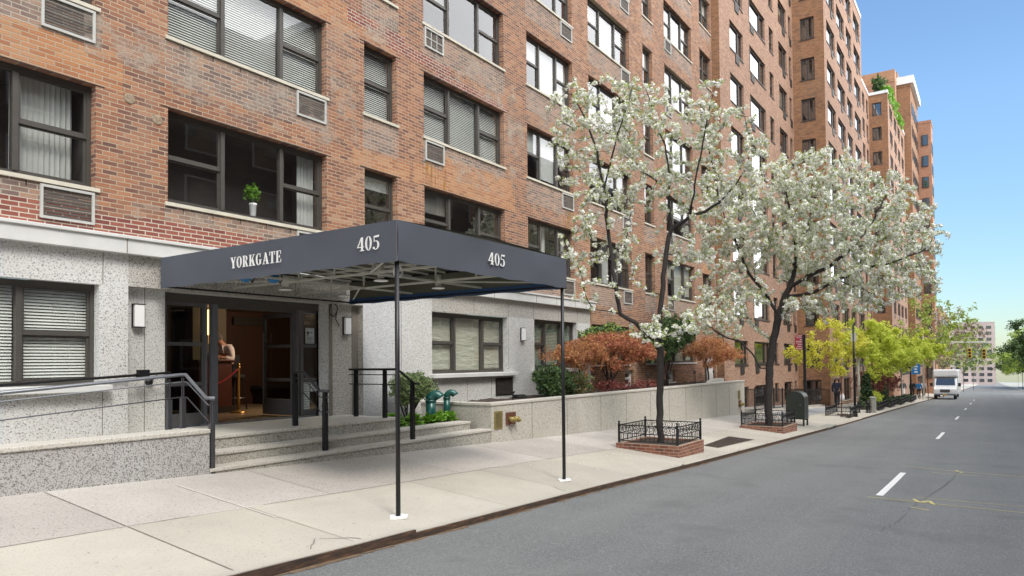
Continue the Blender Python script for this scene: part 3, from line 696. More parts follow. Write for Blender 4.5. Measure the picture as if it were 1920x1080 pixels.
window(B1, 'x', YG, 12.31, 15.34, 1.48, 2.90, 'triple', ('shade', [1, 1, 1], 'blind_tan'), rec=.14, sill=None)
window(B1, 'x', YG, 16.66, 19.10, 1.53, 2.92, 'triple', ('blind', [1, .97, .4], 'blind_green'), rec=.14, sill=None)
for a, b, z in ((1.7, 5.2, 1.47), (12.25, 15.62, 1.48), (16.5, 19.2, 1.52)):
    mb = MB(); mb.box(a, b, 10.34, 10.62, z-.10, z-.004); mb.build('stone_sill', 'stone_white', B1, bevel=.01)
mb = MB(); mb.box(14.78, 15.55, 10.462, 10.50, .88, 1.33); o = mb.build('louvre', 'grille_dark', B1)
mb = MB()
for i in range(14): mb.box(14.82, 15.51, 10.445, 10.462, .91+i*.03, .922+i*.03)
mb.build('slats', 'ac_grille', o)

# ------------------------------------------------------------------ entrance: frames, doors, lobby
ENT = MB(); YD = 10.95
ENT.box(6.12, 9.40, 10.90, 11.0, 2.76, 2.90); ENT.box(6.12, 6.30, 10.92, 11.0, .70, 2.76); ENT.box(9.60-.20, 9.62-.10, 10.9, 11, .7, 2.76)
ENT.box(7.16, 8.88, 10.90, 10.99, 2.70, 2.76)
ENT.build('entrance_frame', 'frame_dark', B1)
def leaf(name, x0, x1, y, z0, z1, rails, fr=.07, axis='x', mat='frame_grey', low=.2):
    mb = MB(); g_ = MB()
    def bx(m_, a, b, c, d, e0, e1):
        if axis == 'x': m_.box(a, b, y+c, y+d, e0, e1)
        else: m_.box(y+c, y+d, a, b, e0, e1)
    bx(mb, x0, x0+fr, 0, .05, z0, z1); bx(mb, x1-fr, x1, 0, .05, z0, z1); bx(mb, x0+fr, x1-fr, 0, .05, z1-fr*1.2, z1); bx(mb, x0+fr, x1-fr, 0, .05, z0, z0+low)
    for r_ in rails: bx(mb, x0+fr, x1-fr, 0, .05, r_-.03, r_+.03)
    o = mb.build(name, mat, B1)
    bx(g_, x0+fr, x1-fr, .02, .03, z0+low, z1-fr*1.2); g_.build('pane', 'glass_door', o)
    return o
leaf('sidelight', 6.30, 7.00, YD, .74, 2.76, [2.08, 1.42], .045)
mb = MB(); mb.box(7.0, 7.04, 10.93, 10.99, .72, 2.76); mb.box(7.10, 7.20, 10.87, 10.98, .72, 2.76); mb.build('door_post', 'rail_light', B1)
mb = MB(); mb.box(8.86, 8.93, 10.90, 10.99, .72, 2.76); mb.box(8.97, 9.03, 10.90, 10.99, .72, 2.76); mb.build('door_post', 'frame_grey', B1)
sl2 = leaf('sidelight', 9.03, 9.50, YD, .74, 2.76, [2.08, 1.43], .045, low=.12)
dl = leaf('entrance_door', 11.02, 11.92, 8.87, .76, 2.72, [2.08, 1.43], .07, axis='y', low=.3)
mb = MB(); mb.tube([(8.80, 11.80, .98), (8.80, 11.80, 2.35)], .014, 8); mb.bar((8.80, 11.8, 1.15), (8.87, 11.8, 1.15), .015, .015); mb.bar((8.80, 11.8, 2.2), (8.87, 11.8, 2.2), .015, .015); mb.build('handle', 'rail_light', dl)
# notices stuck to the right sidelight
mb = MB(); mb.box(9.13, 9.34, 10.955, 10.965, 2.13, 2.43); n1 = mb.build('notice', 'paper', sl2)
mb = MB(); mb.box(9.16, 9.21, 10.951, 10.9545, 2.31, 2.36); mb.box(9.17, 9.19, 10.951, 10.9545, 2.27, 2.30); mb.box(9.25, 9.29, 10.951, 10.9545, 2.33, 2.35)
for i in range(5): mb.box(9.15, 9.32-.02*(i % 2), 10.951, 10.9545, 2.25-i*.025, 2.257-i*.025)
mb.build('print', 'ink', n1)
for (a, b, c, d) in ((9.06, 9.22, .86, 1.38), (9.25, 9.46, 1.20, 1.38)):
    mb = MB(); mb.box(a, b, 10.955, 10.965, c, d); o = mb.build('notice', 'paper', sl2)
    mb = MB()
    for i in range(int((d-c)/.05)): mb.box(a+.02, b-.02-.02*(i % 3), 10.951, 10.9545, d-.03-i*.05, d-.022-i*.05)
    mb.build('print', 'cloth_grey', o)
# lobby
mb = MB(); X0, X1, Y0_, Y1_, ZF, ZC = 5.0, 14.2, 11.02, 15.6, .735, 3.05
mb.quad((X0, Y0_, ZF), (X1, Y0_, ZF), (X1, Y1_, ZF), (X0, Y1_, ZF)); mb.build('lobby_floor', 'lobby_floor', B1)
mb = MB(); mb.box(X0, X1, Y1_, Y1_+.1, ZF, ZC); mb.box(X1, X1+.1, Y0_, Y1_, ZF, ZC); mb.box(9.70, X1, 11.1, 11.2, ZF, ZC)
for i in range(9): mb.box(10.6+i*.42, 10.604+i*.42, Y1_-.004, Y1_, ZF, ZC)
mb.build('lobby_panelling', 'room_warm', B1)
mb = MB(); mb.box(X0-.1, X0, Y0_, Y1_, ZF, ZC); mb.build('lobby_wall', 'lobby_wall', B1)
mb = MB(); mb.box(9.3, 10.15, 15.0, 15.3, ZF, ZC); mb.build('pilaster', 'lobby_wall', B1)
mb = MB(); mb.box(X0, X1, Y0_, Y1_, ZC, ZC+.05); mb.build('lobby_ceiling', 'lobby_ceiling', B1)
mb = MB(); mb.box(10.7, 11.6, 15.5, 15.58, 2.72, 2.92); mb.build('lobby_vent', 'grille_dark', B1)
mb = MB(); mb.box(6.9, 9.3, 10.86, 11.02, .70, .745); mb.build('threshold', 'rail_light', B1)
t = thing('wall_light', 'glowing brass tube light on the lobby wall above the doorman', 'light')
mb = MB(); mb.tube([(9.62, 14.9, 2.42), (9.62, 14.9, 3.0)], .028, 10); mb.build('glowing_tube', 'lamp_glow', t)
mb = MB(); mb.tube([(9.62, 14.9, 2.22), (9.62, 14.9, 2.42)], .036, 10); mb.box(9.57, 9.67, 14.92, 15.0, 2.3, 2.6); mb.build('bracket', 'brass', t)
ld = bpy.data.lights.new('lobby_fill', 'POINT'); ld.energy = 75; ld.color = (1, .74, .52); ld.shadow_soft_size = .35  # added point light without a fitting, brightens the lobby and the doorman
lo = bpy.data.objects.new('lobby_fill', ld); COL.objects.link(lo); lo.location = (10.2, 12.3, 2.85)

# doorman's desk, stool, stanchion
t = thing('desk', 'dark red-brown doorman podium just inside the open entrance', 'desk', loc=(0, 0, 0))
mb = MB(); mb.box(8.35, 9.10, 13.25, 13.75, .74, 1.80); mb.build('cabinet', 'wood_red', t, bevel=.01)
mb = MB(); mb.box(8.30, 9.15, 13.2, 13.8, 1.80, 1.84); mb.build('top', 'wood_red', t, bevel=.01)
mb = MB(); mb.box(8.37, 9.2, 13.235, 13.25, .74, .86); mb.build('plinth', 'grille_dark', t)
t = thing('stool', 'black padded stool behind the doorman podium', 'chair')
mb = MB(); mb.lathe((9.6, 13.85, 1.42), [(.19, 0), (.21, .04), (.19, .09), (.05, .11)], 18); mb.build('seat', 'cloth_black', t, smooth=True)
mb = MB(); mb.box(9.5, 9.84, 14.02, 14.07, 1.6, 1.95); mb.build('backrest', 'cloth_black', t, bevel=.02)
for i in range(4):
    a = math.pi/4+i*math.pi/2; mb = MB(); mb.tube([(9.6+.13*math.cos(a), 13.85+.13*math.sin(a), 1.42), (9.6+.24*math.cos(a), 13.85+.24*math.sin(a), .74)], .014, 7); mb.build('leg', 'metal_black', t)
mb = MB(); mb.tube([(9.6+.2*math.cos(a), 13.85+.2*math.sin(a), 1.0) for a in np.linspace(0, 2*math.pi, 17)], .010, 6); mb.build('foot_ring', 'rail_light', t)
t = thing('stanchion', 'polished brass rope stanchion on the lobby floor', 'stanchion')
mb = MB(); mb.lathe((9.03, 12.92, .737), [(.17, 0), (.17, .015), (.15, .03), (.03, .05), (.025, .06)], 24); mb.build('base', 'brass', t, smooth=True)
mb = MB(); mb.lathe((9.03, 12.92, .79), [(.025, 0), (.025, .84), (.035, .85), (.035, .90), (.02, .91)], 14); mb.build('post', 'brass', t, smooth=True)
mb = MB(); mb.ball((9.03, 12.92, 1.73), .035, 12); mb.build('finial', 'brass', t, smooth=True)
pts = [(9.03-.8*s_, 12.92-.15*s_, 1.66-.33*math.sin(math.pi*s_*.55)) for s_ in np.linspace(0, 1, 12)]
mb = MB(); mb.tube(pts, .018, 8); tag(mb.build('rope', 'rope_red', None, True), 'sagging red velvet rope hooked to the brass stanchion', 'rope')
t = thing('bench', 'low dark bench against the back wall of the lobby', 'bench')
mb = MB(); mb.box(11.2, 12.9, 15.1, 15.5, 1.12, 1.2); mb.build('seat', 'cloth_black', t)
for x in (11.3, 12.8): mb = MB(); mb.box(x-.03, x+.03, 15.14, 15.46, .735, 1.12); mb.build('leg', 'metal_black', t)

# wall lamps
for i, (x, y, z, lab) in enumerate([(5.60, YR, 2.30, 'white box wall lamp left of the entrance doors, over the handrail'), (9.76, YR, 2.30, 'white box wall lamp between the entrance doors and the dark corner strip'),
                              (15.95, YG, 2.30, 'white box wall lamp between the two granite ground floor windows'), (19.5, YG, 2.32, 'white box wall lamp at the far end of the granite wall above the red maple')]):
    t = thing('wall_lamp', lab, 'lamp', 'box lamps on the granite wall')
    mb = MB(); mb.box(x, x+.17, y-.09, y-.001, z, z+.012); mb.box(x, x+.17, y-.09, y-.001, z+.345, z+.357); mb.box(x, x+.17, y-.03, y-.001, z+.012, z+.345); mb.build('housing', 'metal_black', t)
    mb = MB(); mb.box(x+.012, x+.158, y-.085, y-.03, z+.012, z+.345); mb.build('diffuser', 'lamp_white', t, bevel=.006)
# cable coil left on the wall
mb = MB(); mb.tube([(9.50+.10*math.cos(a), YR-.03-.01*math.sin(3*a), 2.78+.13*math.sin(a)) for a in np.linspace(0, 6.28, 24)]+[(9.56, YR-.03, 2.6), (9.66, YR-.02, 2.48)], .010, 6)
tag(mb.build('cable', 'metal_black'), 'loop of black cable hanging on the granite beside the right lamp', 'cable')

# steps, landing, walls
t = thing('entrance_steps', 'three wide granite steps rising to the entrance landing', 'steps')
def slab(name, x0, x1, y0, y1, z1, z0, zmb=None):
    mb = MB(); mb.box(x0, x1, y0, y1, z0, z1-.045); mb.build(name, 'granite_step', t)
    mb = MB(); mb.box(x0, x1+.01, y0-.02, y1, z1-.045, z1); mb.build('tread', 'granite_tread', t, bevel=.006)
slab('landing', 5.56, 9.86, 9.21, 10.9, .72, -.3)
slab('riser', 5.56, 11.62, 8.895, 9.21, .53, -.3)
slab('riser', 5.56, 11.92, 8.575, 8.895, .36, -.4)
mb = MB(); mb.box(-12, 5.53, 8.80, 10.6, -.3, .62); mb.build('ramp', 'concrete_inner', t)
t = thing('ramp_wall', 'low speckled granite wall left of the entrance steps', 'wall')
mb = MB(); mb.box(-30, 5.555, 8.575, 8.80, -.5, .83); mb.build('face', 'granite_low', t)
mb = MB(); mb.box(-30, 5.56, 8.555, 8.99, .83, .885); mb.build('coping', 'granite_tread', t, bevel=.01)
PW = thing('planter_wall', 'long granite planter wall running from the steps towards the iron fence', 'wall')
mb = MB(); mb.box(11.93, 30.1, 8.575, 8.80, -1.6, .83); mb.box(11.93, 12.15, 8.80, 10.48, -.5, .83); mb.box(29.88, 30.1, 8.8, 10.6, -1.6, .83)
mb.cur = 1
for x in [13.5, 15.1, 16.9, 18.5, 20.2, 21.7, 23.2, 24.8, 26.4, 28.0, 29.5]: mb.box(x-.006, x+.006, 8.571, 8.576, -1.2, .82)
mb.build('face', ['granite_planter', 'joint_dark'], PW)
mb = MB(); mb.box(11.91, 30.13, 8.555, 8.82, .83, .89); mb.box(11.91, 12.17, 8.82, 10.48, .83, .89); mb.add([(26.4, 8.83, .89), (28.2, 8.83, .89), (28.2, 9.0, .89), (26.4, 9.0, .89), (27.1, 8.83, 1.02), (28.2, 8.83, 1.02), (28.2, 9.0, 1.02), (27.1, 9.0, 1.02)], [(0, 1, 5, 4), (2, 3, 7, 6), (4, 5, 6, 7), (3, 0, 4, 7), (1, 2, 6, 5)])
mb.build('coping', 'granite_tread', PW, bevel=.01)
def soil(x0, x1, y0, y1, z, name='planting_bed'):
    mb = MB(); r = random.Random(int(x0*7)); nx_ = max(2, int((x1-x0)/.25)); ny_ = max(2, int((y1-y0)/.25))
    for i in range(nx_+1):
        for j in range(ny_+1): mb.v.append((x0+(x1-x0)*i/nx_, y0+(y1-y0)*j/ny_, z+r.uniform(-.03, .04)))
    for i in range(nx_):
        for j in range(ny_): a = i*(ny_+1)+j; mb.f.append((a, a+ny_+1, a+ny_+2, a+1)); mb.mi.append(0)
    return struct(mb.build(name, 'soil'))
soil(12.15, 29.9, 8.8, 10.6, .80); soil(9.87, 11.93, 9.21, 10.48, .50)
# brass plates and siamese connections
for i, (x, z, l1, l2) in enumerate([(12.03, .34, 'engraved brass plate on the planter wall beside the steps', 'rusty twin fire hose connection beside the steps'), (29.15, .12, 'brass plate at the far end of the planter wall', 'rusty twin fire hose connection at the far end of the planter wall')]):
    t = thing('brass_plate', l1, 'plaque', 'brass plates'); mb = MB(); mb.box(x, x+.29, 8.555, 8.573, z, z+.37); mb.build('plate', 'brass_old', t, bevel=.004)
    mb = MB()
    for k in range(9): mb.box(x+.05, x+.24-.03*(k % 2), 8.551, 8.556, z+.05+k*.033, z+.06+k*.033)
    mb.build('engraving', 'ac_grille', t)
    t = thing('fire_connection', l2, 'hose connection', 'fire hose connections'); x2, z2 = (x+.42, z+.06) if i == 0 else (x+.05, -.18)
    mb = MB(); mb.box(x2, x2+.36, 8.545, 8.573, z2, z2+.26); mb.build('plate', 'copper_rust', t, bevel=.006)
    for k in (0, 1):
        mb = MB(); cx_ = x2+.10+.17*k; mb.tube([(cx_, 8.56, z2+.12), (cx_, 8.50, z2+.12), (cx_+.03, 8.44, z2+.10)], [.05, .05, .06], 14); mb.build('outlet', 'brass_old', t, True)
        mb = MB(); mb.tube([(cx_+.03, 8.44, z2+.10), (cx_+.04, 8.41, z2+.095)], [.062, .05], 14); mb.ball((cx_+.045, 8.40, z2+.09), .025, 8); mb.build('cap', 'brass_old', t, True)
    mb = MB(); mb.tube([(x2+.05, 8.55, z2+.02), (x2+.15, 8.50, z2-.06), (x2+.28, 8.53, z2+.01)], .006, 5); mb.build('chain', 'copper_rust', t)

# ------------------------------------------------------------------ railings
def flatbar(name, pts, w, h, mat, parent):
    mb = MB()
    for a, b in zip(pts[:-1], pts[1:]): mb.bar(a, b, w, h)
    return mb.build(name, mat, parent)
t = thing('handrail', 'steel handrail along the ramp wall, bending down the left end of the steps', 'railing')
zl_ = lambda x: 1.60+(x-5.6)*.075
top = [(-8, 9.3, zl_(-8)), (2, 9.3, zl_(2)), (5.6, 9.3, 1.60), (5.6, 9.20, 1.60), (5.6, 8.72, 1.29), (5.6, 8.55, 1.29)]
mb = MB(); mb.tube(top, .024, 10); mb.ball(top[-1], .026, 8); mb.build('top_rail', 'rail_light', t, True)
for dz, dn in ((.10, 0), (.31, 0)):
    mb = MB(); mb.tube([(-8, 9.3, zl_(-8)-dz), (5.6, 9.3, 1.6-dz), (5.6, 9.17, 1.6-dz), (5.6, 8.66, 1.29-dz)], .009, 6); mb.build('rod', 'rail_light' if dz < .2 else 'rail_grey', t)
for x, y, z0, z1 in ((5.605, 8.60, .20, 1.10), (5.6, 9.27, .72, 1.42), (5.42, 9.3, .62, 1.4), (1.5, 9.3, .3, 1.0), (-3, 9.3, .2, .7)):
    mb = MB(); mb.box(x-.03, x+.03, y-.03, y+.03, z0, z1-.14); mb.box(x-.006, x+.006, y-.028, y-.016, z1-.14, z1+.14); mb.box(x-.006, x+.006, y+.016, y+.028, z1-.14, z1+.14); mb.build('post', 'rail_grey', t)
t = thing('wall_handrail', 'dark handrail bracketed to the granite wall behind the ramp', 'railing')
mb = MB(); mb.tube([(-6, 10.38, .95), (6.08, 10.40, 1.62)], .020, 8); mb.build('rail', 'metal_black', t, True)
mb = MB(); mb.box(5.58, 5.74, 10.36, 10.44, 1.55, 1.67); mb.build('bracket', 'metal_black', t)
mb = MB(); mb.lathe((0, 0, 0), [(.055, 0), (.055, .03), (.02, .05)], 14); mb.v = [(5.86+p[0], YR-.005-p[2], 1.48+p[1]) for p in mb.v]; mb.tube([(5.86, YR-.05, 1.48), (5.88, 10.42, 1.58)], .012, 6); mb.build('rosette', 'metal_black', t)
t = thing('handrail', 'short black double handrail standing in the middle of the steps', 'railing')
x = 7.70
for dz, r_ in ((0, .024), (.10, .009), (.33, .010)):
    mb = MB(); mb.tube([(x, 9.56, 1.60-dz), (x, 9.30, 1.60-dz), (x, 8.90, 1.30-dz), (x, 8.70, 1.30-dz)], r_, 8); mb.build('top_rail' if dz == 0 else 'rod', 'rail_grey', t, True)
for y, z0, z1 in ((9.5, .72, 1.42), (8.78, .36, 1.12)):
    mb = MB(); mb.box(x-.034, x+.034, y-.034, y+.034, z0, z1); mb.box(x-.03, x-.015, y-.03, y+.03, z1, z1+.16); mb.box(x+.015, x+.03, y-.03, y+.03, z1, z1+.16); mb.build('post', 'metal_black', t)
t = thing('handrail', 'black handrail with two posts at the right edge of the landing, by the bush', 'railing')
x = 9.62
for dz, r_ in ((0, .022), (.10, .009), (.28, .010)):
    mb = MB(); mb.tube([(x, 10.28, 1.62-dz), (x, 9.02, 1.62-dz), (x, 8.60, 1.36-dz), (x, 8.50, 1.36-dz)], r_, 8); mb.build('top_rail' if dz == 0 else 'rod', 'metal_black', t, True)
for y, z0, z1 in ((10.1, .72, 1.34), (9.34, .72, 1.34), (8.66, .36, 1.14)):
    mb = MB(); mb.box(x-.034, x+.034, y-.034, y+.034, z0, z1); mb.box(x-.028, x-.014, y-.03, y+.03, z1, z1+.27); mb.box(x+.014, x+.028, y-.03, y+.03, z1, z1+.27); mb.build('post', 'metal_black', t)

# ------------------------------------------------------------------ canopy
CN = thing('entrance_canopy', 'long dark slate canvas canopy over the steps, lettered in white', 'canopy')
cx0, cx1, cy0, cy1, zb, zt = 5.89, 9.74, 5.52, 10.34, 2.885, 3.352
def cloth_panel(mb, a, b, z0, z1, n=24, sag=.008, ph=0, inner=False):
    a = Vector(a); b = Vector(b); d = (b-a); nrm = Vector((d.y, -d.x, 0)).normalized(); o = len(mb.v)
    for i in range(n+1):
        for k in range(4):
            s_ = i/n; w_ = math.sin(s_*23+ph)*.008+math.sin(s_*7+ph)*.011; zk_ = z0+(z1-z0)*k/3
            p = a+d*s_+nrm*(w_*(1 if k in (1, 2) else .3 if k == 0 else 0)); mb.v.append((p.x, p.y, zk_+(math.sin(s_*37+ph)*.008 if k == 0 else 0)))
    for i in range(n):
        for k in range(3): q = o+i*4+k; mb.f.append((q, q+4, q+5, q+1)); mb.mi.append(mb.cur)
mb = MB(); cloth_panel(mb, (cx0, cy1, 0), (cx0, cy0, 0), zb, zt); o = mb.build('side_valance', 'canvas', CN, True)
mb = MB(); cloth_panel(mb, (cx0, cy0, 0), (cx1, cy0, 0), zb, zt, ph=2); o2 = mb.build('front_valance', 'canvas', CN, True)
mb = MB(); cloth_panel(mb, (cx1, cy0, 0), (cx1, cy1, 0), zb, zt, ph=4); mb.build('side_valance', 'canvas', CN, True)
mb = MB(); mb.box(cx1-.045, cx1-.035, cy0+.04, cy1, zb+.03, zt-.03, m=0); mb.box(cx1-.058, cx1-.046, cy0+.04, cy1, zb+.005, zb+.10, m=1); mb.box(cx0+.032, cx0+.042, cy0+.04, cy1, zb+.03, zt-.03, m=0); mb.box(cx0+.05, cx1-.05, cy0+.032, cy0+.042, zb+.03, zt-.03, m=0)
mb.build('lining', ['lining', 'blue_hem'], CN)
mb = MB(); n = 12; xm = (cx0+cx1)/2
for i in range(n):
    ya = cy0+(cy1-cy0)*i/n; yb = cy0+(cy1-cy0)*(i+1)/n
    for (xa, xb, za, zb2) in ((cx0, xm, zt, zt+.05), (xm, cx1, zt+.05, zt)): mb.quad((xa, ya, za), (xb, ya, zb2), (xb, yb, zb2), (xa, yb, za))
mb.build('roof', 'lining', CN)
# welded frame under the canvas
fr = MB(); zbm, ztm = zb+.035, zt-.035
for z in (zbm, ztm):
    for a, b in (((cx0+.04, cy0+.04), (cx0+.04, cy1)), ((cx1-.05, cy0+.04), (cx1-.05, cy1)), ((cx0+.04, cy0+.04), (cx1-.04, cy0+.04)), ((cx0+.04, cy1-.02), (cx1-.04, cy1-.02))): fr.bar((*a, z), (*b, z), .028, .028)
fr.build('frame', 'metal_black', CN)
fr = MB()
for xx in (cx0+1.25, cx0+2.6): fr.bar((xx, cy0+.05, zbm+.08), (xx, cy1, zbm+.08), .03, .03); fr.bar((xx, cy0+.05, ztm), (xx, cy1, ztm), .025, .025)
for i in range(13):
    yy = cy0+.05+(cy1-cy0-.1)*i/12
    fr.bar((cx0+.04, yy, ztm), (xm, yy, ztm+.045), .025, .025); fr.bar((xm, yy, ztm+.045), (cx1-.04, yy, ztm), .025, .025)
    if i in (4, 8): fr.bar((cx0+.04, yy, zbm+.08), (cx1-.04, yy, zbm+.08), .03, .03)
    if i % 2 == 0:
      for xx in (cx0+1.25, cx0+2.6): fr.bar((xx, yy, zbm+.08), (xx, yy, ztm+.02), .022, .022)
fr.bar((cx0+.05, cy0+.1, zbm+.06), (cx0+1.25, cy0+1.7, zbm+.08), .022, .022); fr.bar((cx1-.05, cy0+.1, zbm+.06), (cx0+2.6, cy0+1.7, zbm+.08), .022, .022)
fr.bar((cx0+.05, cy1-.1, zbm+.06), (cx0+1.25, cy0+3.3, zbm+.08), .022, .022); fr.bar((cx1-.05, cy1-.1, zbm+.06), (cx0+2.6, cy0+3.3, zbm+.08), .022, .022)
fr.build('truss', 'galvanised', CN)
for (x, y) in ((cx0+.05, cy0+.05), (cx1-.05, cy0+.05)):
    mb = MB(); g0 = zs(x, y); mb.tube([(x, y, g0), (x, y, zb+.03)], .027, 14); mb.build('post', 'metal_black', CN, True)
    mb = MB(); mb.add([(x+q*math.cos(a), y+q2*math.sin(a), g0+h_) for h_ in (0, .022) for a, q, q2 in [(2*math.pi*k/14, .11+.03*math.sin(k*2.1), .10+.02*math.cos(k*1.7)) for k in range(14)]], [tuple(range(14))[::-1], tuple(range(14, 28))]+[(k, (k+1) % 14, 14+(k+1) % 14, 14+k) for k in range(14)])
    mb.build('footing', 'paint_white', CN)
for i, (x, y) in enumerate([(7.42, 9.39), (8.75, 9.48), (7.45, 7.30), (8.76, 7.32)]):
    t = thing('downlight', ['round white downlight nearest the lettered name side and the wall', 'round white downlight by the wall and the far canvas edge', 'round white downlight near the street and the lettered name side', 'round white downlight near the street and the far canvas edge'][i], 'lamp', 'downlights under the canopy')
    mb = MB(); mb.lathe((x, y, zbm+.03), [(.05, .02), (.05, .18), (.04, .2)], 16); mb.build('can', 'galvanised', t, True)
    mb = MB(); mb.lathe((x, y, zbm-.0), [(.10, 0), (.105, .012), (.05, .03)], 20); mb.build('diffuser', 'lamp_white', t, True)
for i, (x, y) in enumerate([(6.46, 9.05), (6.80, 8.85)]):
    t = thing('speaker', ['blue capped horn speaker under the canopy, the one closer to the wall', 'blue capped horn speaker under the canopy, the one farther from the wall'][i], 'speaker', 'blue speakers under the canopy')
    mb = MB(); mb.tube([(x, y, 3.0), (x, y-.02, 3.07)], [.07, .05], 12); mb.ball((x-.02, y, 3.0), (.09, .07, .06), 10); mb.build('shell', 'sign_blue', t, True)
    mb = MB(); mb.tube([(x+.05, y, 3.0), (x+.1, y, 2.95), (x+.14, y, 3.02), (x+.1, y, 3.12)], .012, 6); mb.build('cable', 'metal_black', t)
mb = MB(); mb.tube([(6.42+.065*math.cos(a), 6.0+.02*math.sin(a*2), 2.88+.085*math.sin(a)) for a in np.linspace(0, 12.2, 40)], .012, 6); mb.tube([(6.42, 6.0, 2.96), (6.42, 6.0, 3.2)], .010, 6)
tag(mb.build('cable_coil', 'white_plastic'), 'coil of white cable tied up behind the near canopy post', 'cable')

# lettering, cut by hand in a bold modern serif
def ring(cx, cy, rx, ry, tx, ty, a0=0, a1=360, n=28):
    """elliptic stroke, thick at the sides (tx) and thin at top and bottom (ty)"""
    q = []
    for i in range(n):
        t0 = rad(a0+(a1-a0)*i/n); t1 = rad(a0+(a1-a0)*(i+1)/n)
        q.append([(cx+rx*math.cos(t0), cy+ry*math.sin(t0)), (cx+rx*math.cos(t1), cy+ry*math.sin(t1)), (cx+(rx-tx)*math.cos(t1), cy+(ry-ty)*math.sin(t1)), (cx+(rx-tx)*math.cos(t0), cy+(ry-ty)*math.sin(t0))])
    return q
def rc(x0, y0, x1, y1): return [[(x0, y0), (x1, y0), (x1, y1), (x0, y1)]]
T = .05
GLY = {
 'Y': (.62, rc(.24, 0, .40, .42)+rc(.16, 0, .48, T)+[[(.02, 1), (.20, 1), (.40, .42), (.26, .36)]]+[[(.50, 1), (.56, 1), (.38, .42), (.31, .42)]]+rc(-.02, .955, .27, 1)+rc(.42, .955, .63, 1)),
 'O': (.58, ring(.28, .5, .28, .52, .15, .035)),
 'R': (.64, rc(.07, 0, .22, 1)+rc(0, 0, .30, T)+rc(0, .955, .3, 1)+ring(.28, .735, .24, .265, .14, .04, -90, 90)+rc(.2, .95, .29, 1)+rc(.2, .47, .30, .51)+[[(.28, .48), (.42, .46), (.56, .03), (.40, .05)]]+rc(.42, 0, .62, .05)),
 'K': (.66, rc(.07, 0, .22, 1)+rc(0, 0, .29, T)+rc(0, .955, .29, 1)+[[(.20, .36), (.25, .34), (.55, .97), (.49, .97)]]+[[(.28, .50), (.40, .66), (.60, .03), (.42, .03)]]+rc(.36, 0, .66, T)+rc(.40, .955, .62, 1)),
 'G': (.64, ring(.29, .5, .29, .52, .15, .035, 60, 330)+rc(.40, .08, .54, .46)+rc(.32, .42, .62, .47)+rc(.44, .68, .48, 1.0)),
 'A': (.64, [[(.24, 1), (.36, 1), (.60, .03), (.42, .03)]]+[[(.27, .97), (.31, .90), (.13, .03), (.07, .03)]]+rc(.14, .28, .46, .325)+rc(-.02, 0, .22, T)+rc(.34, 0, .66, T)),
 'T': (.58, rc(.20, 0, .36, .97)+rc(.10, 0, .46, T)+rc(0, .955, .56, 1)+rc(0, .70, .04, .96)+rc(.52, .70, .56, .96)),
 'E': (.56, rc(.07, 0, .22, 1)+rc(0, 0, .50, T)+rc(0, .955, .48, 1)+rc(.2, .48, .38, .52)+rc(.36, .38, .40, .62)+rc(.48, .0, .52, .28)+rc(.46, .72, .50, 1)),
 '4': (.56, rc(.30, .0, .45, 1)+rc(.20, 0, .54, T)+rc(-.02, .26, .55, .32)+[[(.30, 1), (.40, 1), (.06, .30), (-.01, .30)]]),
 '0': (.54, ring(.26, .5, .26, .52, .14, .035)),
 '5': (.54, ring(.22, .31, .27, .33, .14, .04, -140, 120)+rc(.07, .55, .11, .98)+[[(.07, .86), (.46, .86), (.50, 1.02), (.07, .98)]]+ring(.05, .12, .075, .08, .074, .079)),
}
def lettering(text, org, du, w, h, parent, gap=.09, name='lettering'):
    """text starting at org, running along du, with overall width w and height h"""
    tot = sum(GLY[c][0]+gap for c in text)-gap; sx = w/tot; mb = MB(); x = 0; org = Vector(org); du = Vector(du); nr = Vector((du.y, -du.x, 0)); lay = 0
    for c in text:
        for poly in GLY[c][1]:
            lay += 1; off = nr*(.020+.00004*(lay % 37))
            pts = [org+du*((x+px)*sx)+Vector((0, 0, py*h))+off for px, py in poly]
            bk = [p-nr*.006 for p in pts]; n = len(pts)
            mb.add(pts+bk, [tuple(range(n)), tuple(range(n, 2*n))[::-1]]+[(i, i+n, (i+1) % n+n, (i+1) % n) for i in range(n)])
        x += GLY[c][0]+gap
    return mb.build(name, 'paint_white', parent)
lettering('YORKGATE', (cx0, 8.58, 3.043), (0, -1, 0), 1.07, .15, o)
lettering('405', (cx0, 6.13, 3.043), (0, -1, 0), .36, .16, o)
lettering('405', (7.63, cy0, 3.040), (1, 0, 0), .385, .16, o2)
mb = MB(); mb.box(cx0-.006, cx0+.004, cy0-.006, cy0+.004, zb, zt); mb.build('seam', 'rail_light', o2)

# ================================================================== building two (projecting bay, recess, second bay)
B2 = thing('apartment_building', 'second tall orange brick block with a projecting bay beyond the first block', 'building')
Z2 = 29.75; LV = [2.69+2.62*k for k in range(11)]          # window heads
def far_window(axis, plane, a0, a1, z1, h, kind, cover, ac=True, parent=None, acside=.35):
    w = window(parent or B2, axis, plane, a0, a1, z1-h, z1, kind, cover, rec=.10, frame='frame_far', glass='glass_far', sill='frame_far', detail=False, sillover=.03, rnd=rnd)
    if ac:
        mb = MB(); aw = (a1-a0)
        P0 = a0+aw*acside; P1 = min(a1, P0+.62)
        if axis == 'x': mb.box(P0, P1, plane-.04, plane+.02, z1-h-.46, z1-h-.07)
        mb.build('grille', 'grille_dark', w)
    return w
p2 = [(34.45, 36.72, 'far', .38), (37.90, 41.10, 'far3', .05), (42.02, 42.98, 'single', None), (44.28, 46.35, 'far', .45), (46.95, 47.6, 'single', .3)]
hs = {}; holes = []
for a0, a1, kd, ac in p2:
    for z in LV[:10]: holes.append((a0, a1, z-(1.2 if z < 3 else 1.40), z))
    holes.append((a0, a1, -.75, .38))
